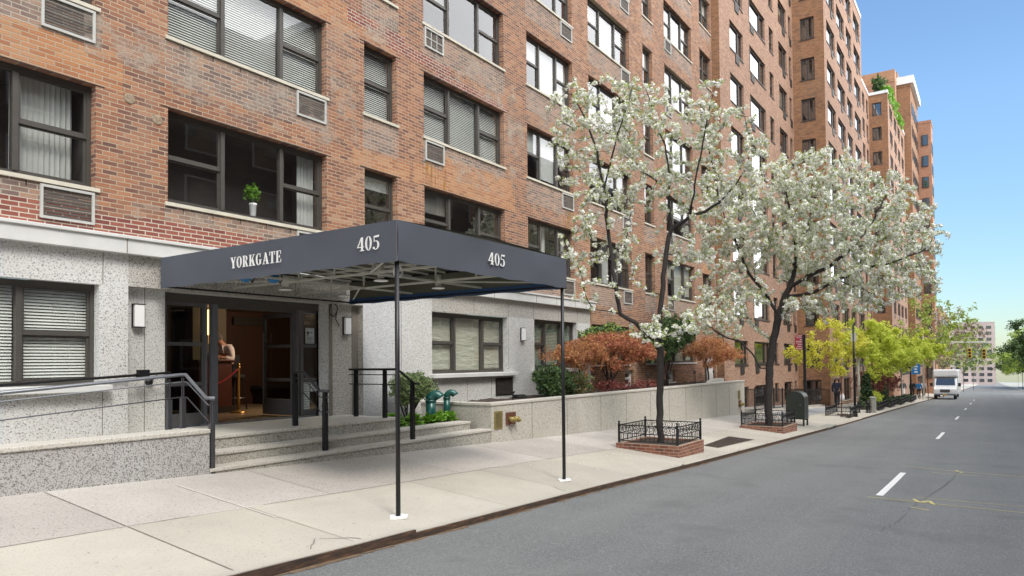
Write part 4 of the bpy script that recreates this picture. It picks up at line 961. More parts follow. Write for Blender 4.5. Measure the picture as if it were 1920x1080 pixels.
mb = MB(); wall_cells(mb, 'x', 10.24, 32.80, 48.0, -2.5, Z2, holes, (), .12)
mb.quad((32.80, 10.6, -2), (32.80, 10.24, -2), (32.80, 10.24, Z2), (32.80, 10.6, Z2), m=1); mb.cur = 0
retw = [(8.92, 9.76)]
holes = [(8.92, 9.76, z-1.40, z) for z in LV[:10]]+[(8.88, 9.98, -.9, .42)]
mb.cur = 0
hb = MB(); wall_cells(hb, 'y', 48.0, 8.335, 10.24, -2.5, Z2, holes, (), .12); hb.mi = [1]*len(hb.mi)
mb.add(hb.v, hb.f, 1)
p3 = [(48.9, 51.85, 'far', .5), (52.7, 55.8, 'far', .4), (56.65, 59.05, 'far', .4), (60.2, 63.4, 'far', .4)]
holes = [(a0, a1, z-1.42, z) for a0, a1, _, _ in p3 for z in LV]+[(a0+.2, a1-.2, -1.1, .45) for a0, a1, _, _ in p3]
wall_cells(mb, 'x', 8.335, 48.0, 64.2, -2.8, Z2, holes, (), .12)
recw = [(66, 68.6), (70, 72.4), (74, 76.6), (78.9, 80.6), (81.7, 83.1)]
holes = [(a0, a1, z-1.42, z) for a0, a1 in recw for z in LV]
wall_cells(mb, 'x', 10.24, 64.2, 83.7, -3, Z2, holes, (), .12)
mb.quad((64.2, 10.24, -3), (64.2, 8.335, -3), (64.2, 8.335, Z2), (64.2, 10.24, Z2))
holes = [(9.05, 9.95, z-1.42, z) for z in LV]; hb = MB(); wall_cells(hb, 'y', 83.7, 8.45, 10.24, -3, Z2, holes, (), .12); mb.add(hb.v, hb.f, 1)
p4 = [(85.2, 88.1), (89.5, 92.2), (93.3, 96.0), (97.3, 100.0)]
holes = [(a0, a1, z-1.42, z) for a0, a1 in p4 for z in LV]
wall_cells(mb, 'x', 8.45, 83.7, 101.3, -3.5, Z2, holes, (), .12)
mb.quad((32.8, 10.24, Z2), (101.3, 10.24, Z2), (101.3, 30, Z2), (32.8, 30, Z2)); mb.quad((101.3, 8.45, -4), (101.3, 30, -4), (101.3, 30, Z2), (101.3, 8.45, Z2))
mb.quad((48, 8.335, Z2), (64.2, 8.335, Z2), (64.2, 10.24, Z2), (48, 10.24, Z2)); mb.quad((83.7, 8.45, Z2), (101.3, 8.45, Z2), (101.3, 10.24, Z2), (83.7, 10.24, Z2))
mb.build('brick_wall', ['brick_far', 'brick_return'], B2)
mb = MB(); pw = .22
mb.box(32.8, 48, 10.20, 10.45, Z2, Z2+.30); mb.box(47.98, 64.25, 8.29, 8.55, Z2, Z2+.30); mb.box(64, 83.7, 10.2, 10.45, Z2, Z2+.3); mb.box(83.6, 101.4, 8.40, 8.65, Z2, Z2+.3); mb.box(83.62, 83.9, 8.66, 10.19, Z2, Z2+.3); mb.box(64.0, 64.24, 8.56, 10.19, Z2, Z2+.3)
mb.build('parapet', 'parapet_white', B2)
nwin = 0
for a0, a1, kd, ac in p2:
    for z in LV[:10]:
        low = z < 3; r = rnd.random()
        cv = ('shade', 1, 'blind_green') if low else ('curtain', [(.25, .6)]) if r < .35 else ('shade', [rnd.choice((1, .6, .4))]*3, 'blind_white') if r < .6 else ('none', 0)
        far_window('x', 10.24, a0, a1, z, 1.2 if low else 1.40, kd, cv, ac is not None, acside=ac or 0); nwin += 1
    window(B2, 'x', 10.24, a0, a1, -.75, .38, 'single', ('none', 0), rec=.1, frame='frame_far', glass='glass_far', sill=None, detail=False)
for z in LV[:10]:
    cv = ('none', 0) if rnd.random() < .5 else ('curtain', [(.55, .95)])
    far_window('y', 48.0, 8.92, 9.76, z, 1.40, 'slider', cv, False)
window(B2, 'y', 48.0, 8.88, 9.98, -.9, .42, 'slider', ('none', 0), rec=.1, frame='frame_far', glass='glass_far', sill=None, detail=False)
for a0, a1, kd, ac in p3:
    for z in LV:
        r = rnd.random(); far_window('x', 8.335, a0, a1, z, 1.42, kd, ('shade', [rnd.choice((1, .7, .4))]*3, 'blind_white') if r < .4 else ('none', 0), True, acside=ac)
    window(B2, 'x', 8.335, a0+.2, a1-.2, -1.1, .45, 'slider', ('none', 0), rec=.12, frame='frame_far', glass='glass_far', sill='sill_cream', detail=False)
# the smallest windows, far down the street, as one part
def joined_windows(parent, specs, glass='glass_far'):
    fr_ = MB(); gl_ = MB(); bk = MB()
    for axis, pl, a0, a1, z0, z1 in specs:
        P = (lambda a, d, z: (a, pl+d, z)) if axis == 'x' else (lambda a, d, z: (pl+d, a, z))
        def bx(a, b, c, d, e, f):
            p = P(a, c, e); q = P(b, d, f); fr_.box(p[0], q[0], p[1], q[1], p[2], q[2])
        bx(a0, a0+.08, .08, .14, z0, z1); bx(a1-.08, a1, .08, .14, z0, z1); bx(a0, a1, .078, .142, z1-.1, z1); bx(a0, a1, .078, .142, z0, z0+.08)
        am = a0+(a1-a0)*.6; bx(am-.04, am+.04, .076, .144, z0, z1)
        gl_.quad(P(a0, .11, z0), P(a1, .11, z0), P(a1, .11, z1), P(a0, .11, z1)); bk.quad(P(a0, .5, z0), P(a1, .5, z0), P(a1, .5, z1), P(a0, .5, z1))
        if axis == 'x': bx(a0+(a1-a0)*.35, a0+(a1-a0)*.35+.6, -.04, .02, z0-.45, z0-.08)
    w = fr_.build('windows', 'frame_far', parent); w['kind'] = 'stuff'
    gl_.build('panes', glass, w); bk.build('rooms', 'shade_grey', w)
joined_windows(B2, [('x', 10.24, a0, a1, z-1.42, z) for a0, a1 in recw for z in LV]+[('y', 83.7, 9.05, 9.95, z-1.42, z) for z in LV]+[('x', 8.45, a0, a1, z-1.42, z) for a0, a1 in p4 for z in LV])

# iron area fence in front of the second block
IF = thing('iron_fence', 'black iron area fence in front of the second block behind the mailbox', 'fence')
mb = MB()
def fence_run(x0, x1, y0, y1, h=1.05, step=.14):
    L = math.hypot(x1-x0, y1-y0); n = int(L/step)
    for i in range(n+1):
        x = x0+(x1-x0)*i/n; y = y0+(y1-y0)*i/n; g_ = zs(x, y); w = .016 if i % 12 else .04; mb.box(x-w/2, x+w/2, y-w/2, y+w/2, g_, g_+h+(.05 if i % 12 == 0 else 0))
    for hh_ in (.12, h-.05): mb.bar((x0, y0, zs(x0, y0)+hh_), (x1, y1, zs(x1, y1)+hh_), .02, .035)
fence_run(30.6, 46.6, 8.75, 8.75); mb.build('railing', 'metal_black', IF)
mb = MB(); fence_run(46.6, 47.9, 8.75, 8.40); mb.build('gate', 'metal_black', IF)
mb = MB(); mb.box(30.2, 47.9, 8.66, 8.86, -2, -.50); v = mb.v
mb.v = [(x, y, (zs(x, y)+.10) if z > -1 else z) for x, y, z in v]; mb.build('kerb_stone', 'granite_planter', IF)

# third and farther blocks
def block(label, x0, x1, y0, y1, ztop, zbase, mat, cols, pitch=2.9, wh=1.5, ww=1.5, first=4.0, side=None, roofmat='roof_dark', parapet=None, windows=True):
    t = thing('apartment_building', label, 'building'); mb = MB()
    mb.box(x0, x1, y0, y1, zbase, ztop); mb.build('wall', mat, t)
    mb = MB(); mb.box(x0-.05, x1+.05, y0-.05, y1+.05, ztop, ztop+.35); mb.build('parapet', parapet or mat, t)
    if windows:
        sp = []; z = zbase+first
        while z+wh < ztop-.5:
            for c in cols: sp.append((c, z))
            z += pitch
        fr_ = MB(); gl_ = MB()
        for c, z in sp:
            fr_.box(c-ww/2, c+ww/2, y0-.05, y0+.02, z, z+wh); gl_.box(c-ww/2+.1, c+ww/2-.1, y0-.07, y0-.052, z+.1, z+wh-.1)
        if x0 > 150:
            z = zbase+first
            while z+wh < ztop-.5:
                y = y0+1.5
                while y+ww < y1-1: fr_.box(x0-.05, x0+.02, y, y+ww, z, z+wh); gl_.box(x0-.07, x0-.052, y+.1, y+ww-.1, z+.1, z+wh-.1); y += pitch+.4
                z += pitch
        w = fr_.build('windows', 'frame_far', t); w['kind'] = 'stuff'; gl_.build('panes', 'glass_solid', w)
    return t
g = NG('glass_solid'); g.color((.03, .035, .04)); g.set(Roughness=.05, IOR=2.2)
b3 = block('third brick block, taller, with a white parapet band and dark window bays', 101.6, 112, 7.7, 30, 36.0, -6, 'brick_return', np.arange(103.2, 111.5, 2.0), side=True, ww=1.1)
mb = MB(); mb.box(101.4, 112, 7.3, 8.4, 36.35, 37.3); mb.box(101.4, 102.4, 8.4, 9.6, 36.35, 37.3); mb.build('overhang', 'parapet_white', b3)
mb = MB(); mb.box(103, 110, 9.2, 20, 36.3, 38.6); mb.build('penthouse', 'brick_far', b3)
t = thing('roof_house', 'brick rooftop bulkhead with an orange band behind the terrace hedge', 'building')
mb = MB(); mb.box(99.5, 101.3, 9.2, 22, 29.75, 36.3); mb.build('wall', 'brick_dark_far', t); mb = MB(); mb.box(99.45, 101.35, 9.18, 22.05, 36.3, 37.8); mb.build('band', 'brick_orange', t)
b4 = block('last slim brick tower of the left row, nearest to the crossing', 112.1, 115.5, 6.15, 30, 34.0, -6, 'brick_dark_far', [113.0, 114.7], ww=.9)
mb = MB(); g_ = MB()
for k in range(12): z = -1+k*2.9; mb.box(112.02, 112.1, 6.5, 7.3, z, z+1.5); g_.box(112.0, 112.018, 6.56, 7.24, z+.08, z+1.42)
w = mb.build('windows', 'frame_far', b4); w['kind'] = 'stuff'; g_.build('panes', 'glass_solid', w)
block('pale pink low block on the skyline at the end of the street', 420, 450, -2, 24, 19, -20, 'stone_far', np.arange(424, 448, 4), ww=2)
block('grey blue slab block behind the pink one on the skyline', 520, 560, 24, 44, 34, -24, 'stone_grey_far', np.arange(524, 556, 4), ww=2)
block('brown brick block across the far crossing on the left side', 160, 200, 8.0, 40, 11, -10, 'brick_dark_far', np.arange(163, 198, 3), ww=1.5)
block('brown brick corner block far down the right side of the street', 190, 240, -40, -11.5, 9, -10, 'brick_dark_far', np.arange(193, 238, 3), ww=1.5)
block('tall tan block far down the right side of the street', 245, 300, -44, -12.5, 16, -12, 'brick_far', np.arange(248, 298, 3), ww=1.5)
# brick block across the street, seen in the window glass
OB = thing('apartment_building', 'dark brick block across the street mirrored in the lower window glass', 'building')
mb = MB(); mb.box(-30, 32, -30, -13.5, -3, 20); mb.box(32, 56, -30, -13.6, -3, 24.5); mb.box(56, 100, -30, -13.5, -3, 20.5); mb.build('wall', 'wall_opposite', OB)
mb = MB(); mb.box(-30.1, 31.9, -30, -13.3, 20, 20.5); mb.box(31.8, 56.2, -30, -13.2, 24.5, 25.1); mb.box(56.3, 100.1, -30, -13.3, 20.5, 21.1); mb.build('parapet', 'stone_white', OB)
fr_ = MB(); gl_ = MB()
for i in range(31):
    for k in range(6): x = -27+i*4.1; z = 1.5+k*2.9; fr_.box(x-.95, x+.95, -13.5, -13.42, z, z+1.6); gl_.box(x-.85, x+.85, -13.42, -13.41, z+.1, z+1.5)
w = fr_.build('windows', 'stone_white', OB); w['kind'] = 'stuff'; gl_.build('panes', 'glass_solid', w)

# ================================================================== leaves and flowers
def leaf_cloud(name, mat, centers, per, size, spread, parent=None, seed=1, aspect=1.8, flat=0.0, orient=(.5, .7)):
    """many small leaf faces around given centres; one mesh"""
    r = np.random.default_rng(seed); C_ = np.repeat(np.asarray(centers, float), per, axis=0); n = len(C_)
    d = r.normal(size=(n, 3)); d /= np.linalg.norm(d, axis=1)[:, None]
    C_ = C_+d*(r.random((n, 1))**.5)*spread
    nn = d*orient[0]+r.normal(size=(n, 3))*orient[1]; nn[:, 2] += flat; nn /= np.linalg.norm(nn, axis=1)[:, None]
    t = np.cross(nn, r.normal(size=(n, 3))); t /= np.linalg.norm(t, axis=1)[:, None]; b = np.cross(nn, t)
    s = size*(.6+.8*r.random((n, 1))); a = t*s; bb = b*s/aspect
    V = np.stack([C_-a, C_-bb, C_+a, C_+bb], axis=1)
    V[:, 1] += nn*s*.2; V[:, 3] += nn*s*.2
    me = bpy.data.meshes.new(name); me.vertices.add(4*n); me.vertices.foreach_set('co', V.reshape(-1))
    me.loops.add(4*n); me.loops.foreach_set('vertex_index', np.arange(4*n, dtype=np.int32)); me.polygons.add(n)
    me.polygons.foreach_set('loop_start', np.arange(0, 4*n, 4, dtype=np.int32)); me.polygons.foreach_set('loop_total', np.full(n, 4, dtype=np.int32))
    me.materials.append(M[mat]); me.update(); me.validate()
    o = bpy.data.objects.new(name, me); COL.objects.link(o)
    if parent: o.parent = parent
    return o

def colonize(guides, blobs, natt, seed, step=.16, kill=.32, infl=1.3, iters=90, keep=None):
    """grow twigs from guide limbs into blobs (space colonisation); returns nodes, parents"""
    r = np.random.default_rng(seed); N = []; par = []
    def addline(pts, start=None):
        last = start
        for i, p in enumerate(pts):
            p = np.array(p, float)
            if last is None: N.append(p); par.append(-1); last = len(N)-1; continue
            q = N[last]; L = np.linalg.norm(p-q); m = max(1, int(L/step))
            for k in range(1, m+1):
                j = r.normal(size=3)*.012; N.append(q+(p-q)*k/m+(j if k < m else 0)); par.append(last); last = len(N)-1
        return last
    ends = {}
    for gname, frm, pts in guides:
        if frm is None: ends[gname] = addline(pts)
        else:
            P = np.array(N); a = int(np.argmin(((P-np.array(frm))**2).sum(1))); ends[gname] = addline(pts, a)
    w = np.array([b[6] for b in blobs], float); w /= w.sum(); att = []
    for _ in range(natt):
        b = blobs[r.choice(len(blobs), p=w)]; d = r.normal(size=3); d /= np.linalg.norm(d); d *= r.random()**(1/2.4)
        att.append([b[0]+d[0]*b[3], b[1]+d[1]*b[4], b[2]+d[2]*b[5]])
    att = np.array(att); 
    for it in range(iters):
        if not len(att): break
        P = np.array(N); D = ((att[:, None, :]-P[None])**2).sum(2); j = D.argmin(1); dm = np.sqrt(D[np.arange(len(att)), j])
        act = dm < infl*(1+it*.03)
        if not act.any(): break
        dirs = {}
        for a, jj in zip(att[act], j[act]):
            v = a-P[jj]; v = v/(np.linalg.norm(v)+1e-9); dirs[jj] = dirs.get(jj, 0)+v
        for jj, v in dirs.items():
            v = v+r.normal(size=3)*.25; v = v/(np.linalg.norm(v)+1e-9); N.append(P[jj]+v*step); par.append(int(jj))
        P2 = np.array(N[-len(dirs):]); D2 = ((att[:, None, :]-P2[None])**2).sum(2).min(1); att = att[D2 > kill**2]
        if len(N) > 16000: break
    return np.array(N), np.array(par)

def tree_mesh(name, mat, N, par, r_tip, r_pow, r_max, parent, sides=6):
    n = len(N); area = np.full(n, r_tip**r_pow); hasc = np.zeros(n, bool)
    acc = np.zeros(n)
    for i in range(n-1, 0, -1):
        a = acc[i] if hasc[i] else r_tip**r_pow
        area[i] = a
        if par[i] >= 0: acc[par[i]] += a; hasc[par[i]] = True
    area[0] = acc[0]; rr = np.minimum(area**(1/r_pow), r_max)
    kids = {}
    for i in range(1, n): kids.setdefault(int(par[i]), []).append(i)
    mb = MB(); stack = [(0, None)]
    while stack:
        s0, frm = stack.pop(); ch = [] if frm is None else [frm]; cur = s0
        while True:
            ch.append(cur); k = kids.get(cur, [])
            if not k: break
            k.sort(key=lambda q: -rr[q]); nxt = k[0]
            for o_ in k[1:]: stack.append((o_, cur))
            cur = nxt
        if len(ch) < 2: continue
        rads = [float(rr[c]) for c in ch]
        if frm is not None: rads[0] = min(rads[0], rads[1]*1.25)
        sd_ = sides+3 if max(rads) > .06 else sides if max(rads) > .02 else 3
        mb.tube([tuple(N[c]) for c in ch], rads, sd_, cap=False)
    return mb.build(name, mat, parent, True), rr

# px() turns nothing: all limbs below are written as metres in the street's own coordinates
def street_tree(label, guides, blobs, natt, seed, base, clusters, flower_n, leaf_n, csize, group=None, rmax=.15, tipmax=.016, extra=None):
    t = thing('blossoming_tree', label, 'tree', group)
    N, par = colonize(guides, blobs, natt, seed, kill=.27)
    print(label[:20], len(N))
    tr, rr = tree_mesh('trunk', 'bark', N, par, .0044, 2.0, rmax, t)
    r = np.random.default_rng(seed+5); thin = np.where(rr < tipmax)[0]
    thin = thin[N[thin][:, 2] > base]
    idx = r.choice(thin, size=min(clusters, len(thin)*3), replace=True)
    C_ = N[idx]+r.normal(size=(len(idx), 3))*.03
    bl = leaf_cloud('blossom', 'petal', C_, flower_n, .024*csize, .056*csize, t, seed+1, 1.1, .35, (1.0, .3))
    lf = leaf_cloud('foliage', 'blossom_green', C_[r.random(len(C_)) < .8], leaf_n, .034*csize, .082*csize, t, seed+2, 2.1)
    return t, N, rr
RV = Vector((.559, -.829, 0)); DV = Vector((.829, .559, 0))
def frame(bx, by, u0, su, v0, sv_):
    """tree frame: a across, b deep, z up, all in metres; the numbers come from measured limb sketches"""
    base_ = Vector((bx, by, 0))
    return lambda u, v, b=0: tuple(base_+RV*((u-u0)/su)+DV*b+Vector((0, 0, (v0-v)/sv_)))
q = frame(15.15, 6.2, 1241, 82, 821, 82.6)
gd = [('t', None, [q(1239, 835), q(1240, 760), q(1242, 700), q(1243, 655), q(1243, 605, .02), q(1248, 555, .03), q(1256, 490, .08), q(1263, 445, .1), q(1270, 428, .12)]),
      ('l', q(1243, 655), [q(1226, 636, -.1), q(1195, 608, -.25), q(1166, 592, -.3), q(1140, 586, -.35), q(1115, 583, -.4), q(1100, 555, -.5), q(1094, 520, -.55), q(1075, 490, -.6)]),
      ('l1', q(1166, 592, -.3), [q(1160, 560, -.3), q(1156, 520, -.25), q(1152, 480, -.2), q(1146, 420, -.1), q(1140, 340, 0), q(1128, 270, .1), q(1108, 210, .2), q(1085, 165, .3)]),
      ('l2', q(1152, 500, -.2), [q(1130, 480, -.4), q(1112, 455, -.6), q(1095, 420, -.8)]),
      ('l3', q(1155, 525, -.2), [q(1170, 500, 0), q(1182, 455, .1), q(1190, 415, .2), q(1200, 380, .2)]),
      ('l4', q(1141, 350), [q(1155, 300, -.2), q(1175, 230, -.4), q(1190, 175, -.5)]),
      ('m1', q(1270, 428, .12), [q(1268, 380, .3), q(1272, 320, .4), q(1262, 250, .5), q(1242, 190, .5), q(1228, 150, .4)]),
      ('m2', q(1270, 428, .12), [q(1300, 410, -.1), q(1325, 403, -.2), q(1350, 388, -.3), q(1378, 358, -.3), q(1398, 325, -.4), q(1412, 280, -.4)]),
      ('m3', q(1270, 350, .35), [q(1240, 320, .6), q(1215, 290, .8), q(1185, 240, 1)]),
      ('m4', q(1300, 410, -.1), [q(1300, 360, -.5), q(1310, 300, -.7), q(1318, 240, -.9), q(1330, 190, -1)]),
      ('m5', q(1350, 388, -.3), [q(1350, 330, 0), q(1345, 270, .3), q(1338, 210, .4)]),
      ('r1', q(1243, 590), [q(1262, 570, -.1), q(1290, 540, -.3), q(1308, 518, -.4)]),
      ('r2', q(1248, 560), [q(1222, 545, .3), q(1198, 520, .5), q(1205, 495, .6), q(1178, 470, .7)]),
      ('r3', q(1258, 470, .08), [q(1285, 470, .4), q(1320, 480, .8), q(1350, 470, 1)]),
      ('s1', q(1243, 620), [q(1225, 612, -.5), q(1205, 625, -.8)]), ('s2', q(1243, 640), [q(1262, 628, -.4), q(1290, 618, -.8), q(1310, 600, -1)])]
def blob(u, v, ru, rv, w, b=0, rb=1.0, f=q, su=82):
    p = f(u, v, b); e = ru/su; return (p[0], p[1], p[2], max(.3, e*.75+rb*.35), max(.3, e*.75+rb*.35), rv/su, w)
bl = [blob(1110, 255, 78, 125, 26), blob(1165, 195, 70, 65, 12, .3), blob(1240, 215, 70, 75, 10, .4), blob(1318, 250, 75, 85, 12, -.4), blob(1385, 290, 50, 80, 8, -.4), blob(1130, 370, 45, 70, 6, -.3), blob(1232, 330, 85, 75, 10, .5),
      blob(1335, 360, 75, 60, 8, 0), blob(1085, 470, 40, 70, 4, -.5), blob(1195, 455, 45, 50, 3, .5), blob(1225, 622, 62, 34, 5, -.5, .6), blob(1300, 608, 45, 28, 3, -.8, .6), blob(1310, 470, 50, 40, 4, .5), blob(1110, 545, 30, 40, 1.5, -.5), blob(1080, 180, 50, 40, 4, .2)]
street_tree('nearest white blossoming pear tree with open airy crown in the larger brick pit', gd, bl, 1800, 3, 1.5, 10500, 14, 4, 1.0, 'blossoming pear trees along the kerb', .14)
q2 = frame(24.3, 6.15, 1441, 56.5, 772, 56.3)
def q_(u, v, b=0): return q2(u, v, b)
gd = [('t', None, [q_(1441, 803), q_(1442, 740), q_(1444, 690), q_(1452, 640), q_(1461, 603), q_(1472, 568), q_(1486, 538)]),
      ('a', q_(1446, 690), [q_(1426, 690, -.1), q_(1408, 662, -.2), q_(1388, 642, -.3), q_(1352, 630, -.4), q_(1322, 610, -.5), q_(1305, 585, -.5)]),
      ('b', q_(1465, 590), [q_(1448, 556, .2), q_(1430, 530, .3), q_(1412, 500, .4), q_(1395, 450, .5), q_(1375, 400, .6)]),
      ('c', q_(1486, 538), [q_(1500, 500, .1), q_(1505, 460, .3), q_(1500, 400, .4), q_(1490, 340, .5)]),
      ('d', q_(1486, 538), [q_(1515, 520, -.2), q_(1550, 505, -.4), q_(1590, 470, -.6), q_(1620, 430, -.7), q_(1650, 380, -.6)]),
      ('e', q_(1478, 560), [q_(1520, 552, -.3), q_(1560, 530, -.5), q_(1605, 512, -.8), q_(1655, 500, -1), q_(1705, 480, -1.1)]),
      ('f', q_(1500, 500, .1), [q_(1470, 450, .8), q_(1450, 400, 1.2), q_(1430, 350, 1.3)]),
      ('g', q_(1505, 460, .3), [q_(1540, 420, .9), q_(1565, 370, 1.3), q_(1575, 310, 1.4)]),
      ('h', q_(1560, 530, -.5), [q_(1590, 545, -.9), q_(1612, 560, -1.1), q_(1618, 585, -1.2)]),
      ('i', q_(1590, 470, -.6), [q_(1640, 460, .2), q_(1690, 440, .5), q_(1725, 420, .5)]), ('j', q_(1450, 640), [q_(1432, 615, .6), q_(1415, 580, 1), q_(1400, 555, 1.2)])]
B_ = lambda u, v, ru, rv, w, b=0, rb=2.2: blob(u, v, ru, rv, w, b, rb, q_, 56.5)
bl = [B_(1430, 360, 85, 70, 10, .5), B_(1530, 345, 90, 70, 13), B_(1610, 400, 90, 85, 14, -.3), B_(1690, 450, 48, 75, 7, -.3), B_(1395, 440, 60, 70, 8, .3), B_(1490, 440, 110, 80, 16), B_(1590, 500, 110, 60, 14, -.4), B_(1335, 590, 50, 45, 4, -.4, 1), B_(1385, 540, 45, 50, 4), B_(1540, 575, 70, 30, 5, -.4), B_(1660, 540, 60, 40, 6, -.6), B_(1725, 490, 28, 55, 2, -.3, 1), B_(1370, 400, 40, 50, 3)]
street_tree('dense white blossoming pear tree leaning over the street, its pit beside the mailbox', gd, bl, 5600, 8, 1.0, 46000, 11, 3, 1.24, 'blossoming pear trees along the kerb', .17)

def simple_tree(name, label, x, y, h_trunk, crown, natt, mat, seed, leaf=.09, per=7, clusters=500, group=None, bark='bark', rmax=.09, spread=.16, lean=(0, 0), step=.3):
    """small street tree: guided trunk and colonised crown; crown = list of (dx, dy, z, rx, ry, rz)"""
    t = thing(name, label, 'tree', group); g0 = zs(x, y) if y > 5 else zroad(x, y)
    if name == 'young_tree': crown = [(c[0]*.9, c[1]*.9, c[2]-.55, c[3]*.9, c[4]*.9, c[5]*.8) for c in crown]; h_trunk -= .45; clusters = int(clusters*.62)
    gd = [('t', None, [(x, y, g0-.1), (x+lean[0]*.5, y+lean[1]*.5, g0+h_trunk*.6), (x+lean[0], y+lean[1], g0+h_trunk)])]
    bl = [(x+c[0], y+c[1], g0+c[2], c[3], c[4], c[5], 1) for c in crown]
    for i, c in enumerate(crown[:4]): gd.append((str(i), (x+lean[0], y+lean[1], g0+h_trunk*.9), [(x+lean[0]+(c[0]-lean[0])*.5, y+lean[1]+(c[1]-lean[1])*.5, g0+(h_trunk+c[2])/2), (x+c[0], y+c[1], g0+c[2])]))
    N, par = colonize(gd, bl, natt, seed, step=step, kill=step*1.8, infl=step*7)
    tr, rr = tree_mesh('trunk', bark, N, par, .006, 2.3, rmax, t, 5)
    r = np.random.default_rng(seed); idx = r.choice(np.where((rr < .02) & (N[:, 2] > g0+h_trunk*.75))[0], size=clusters)
    leaf_cloud('foliage', mat, N[idx]+r.normal(size=(clusters, 3))*spread*.7, per, leaf, spread, t, seed+3, 1.6, .5)
    return t
# yellow-green young locust trees in the iron fenced beds
YG_ = 'yellow green young trees in the iron fenced beds'
simple_tree('young_tree', 'thin yellow green tree beside the black lamp pole, nearest of the fenced beds', 37.0, 5.95, 2.6, [(-.6, 1.0, 3.9, 1.2, 1.6, .9), (1, -.6, 4.0, 1.2, 1.3, .9), (.3, .3, 4.9, 1.2, 1.2, .6), (-.2, 2.0, 3.4, .8, .9, .5)], 190, 'leaf_yellow_orange', 21, .055, 12, 620, YG_, 'bark_warm', .065)
simple_tree('young_tree', 'fuller yellow green tree behind the grey bollards', 47.3, 5.85, 2.5, [(-.8, .9, 4.6, 1.7, 1.5, 1.3), (1, -.7, 4.4, 1.7, 1.5, 1.3), (.5, -1.6, 3.7, 1.4, 1.3, .8), (0, .2, 5.5, 1.4, 1.3, .8)], 320, 'leaf_yellow', 22, .062, 15, 1300, YG_, 'bark', .10)
simple_tree('young_tree', 'bright yellow green tree over the planted bed with the evergreen cones', 53.2, 5.7, 2.6, [(-.8, .9, 4.6, 1.9, 1.6, 1.3), (1, -.9, 4.5, 1.8, 1.6, 1.3), (.5, -2.2, 4.0, 1.5, 1.3, .8), (0, .2, 5.6, 1.5, 1.3, .8)], 320, 'leaf_yellow', 23, .07, 15, 1300, YG_, 'bark', .10)
simple_tree('young_tree', 'yellow green tree farthest down the kerb before the blue banner', 60.5, 5.6, 3.2, [(-.8, .9, 4.9, 2, 1.6, 1.4), (1, -1.2, 5.0, 2, 1.8, 1.4), (.5, -2.2, 4.5, 1.6, 1.4, .9)], 260, 'leaf_yellow', 24, .08, 14, 1000, YG_, 'bark', .10)
WT = 'distant street trees in thin leaf'
for i, (x, y, r_, lab, m_) in enumerate([(78, 5.0, 3.4, 'bare branched distant tree with pale new leaf behind the white van', 'blossom_green'), (96, 4.6, 3.6, 'second bare branched tree farther behind the white van', 'twig_pale'), (120, 5.6, 4, 'pale green distant tree just beyond the crossing', 'blossom_green'), (142, 3.9, 4.2, 'second pale green tree beyond the crossing, farther off', 'leaf_green'), (170, 3.0, 5, 'third green tree beyond the crossing, closing the street', 'blossom_green')]):
    simple_tree('street_tree', lab, x, y, 3.5, [(-1, 1, 6, r_, r_, 2.4), (1, -1, 6.5, r_, r_, 2.6), (0, -2, 7.5, r_*.8, r_*.8, 2), (.5, 0, 9, r_*.7, r_*.7, 1.6)], 330, m_, 40+i, .12, 4, 620, WT, 'bark', .2, .25, step=.45)
for i, (x, y, lab) in enumerate([(118, -4.9, 'distant leafy tree on the right kerb, the nearest one'), (150, -4.5, 'distant leafy tree on the right kerb, the second one'), (175, -5.2, 'distant leafy tree on the right kerb, the middle one'), (215, -5.5, 'distant leafy tree on the right kerb, the farthest one')]):
    simple_tree('street_tree', lab, x, y, 3.5, [(-1, 1, 6, 4, 4, 2.6), (1, -1, 7, 4, 4, 2.8), (0, 0, 9, 3, 3, 2)], 160, 'blossom_green' if i % 2 else 'leaf_green', 50+i, .16, 12, 620, WT, 'bark', .2, .5, step=.8)

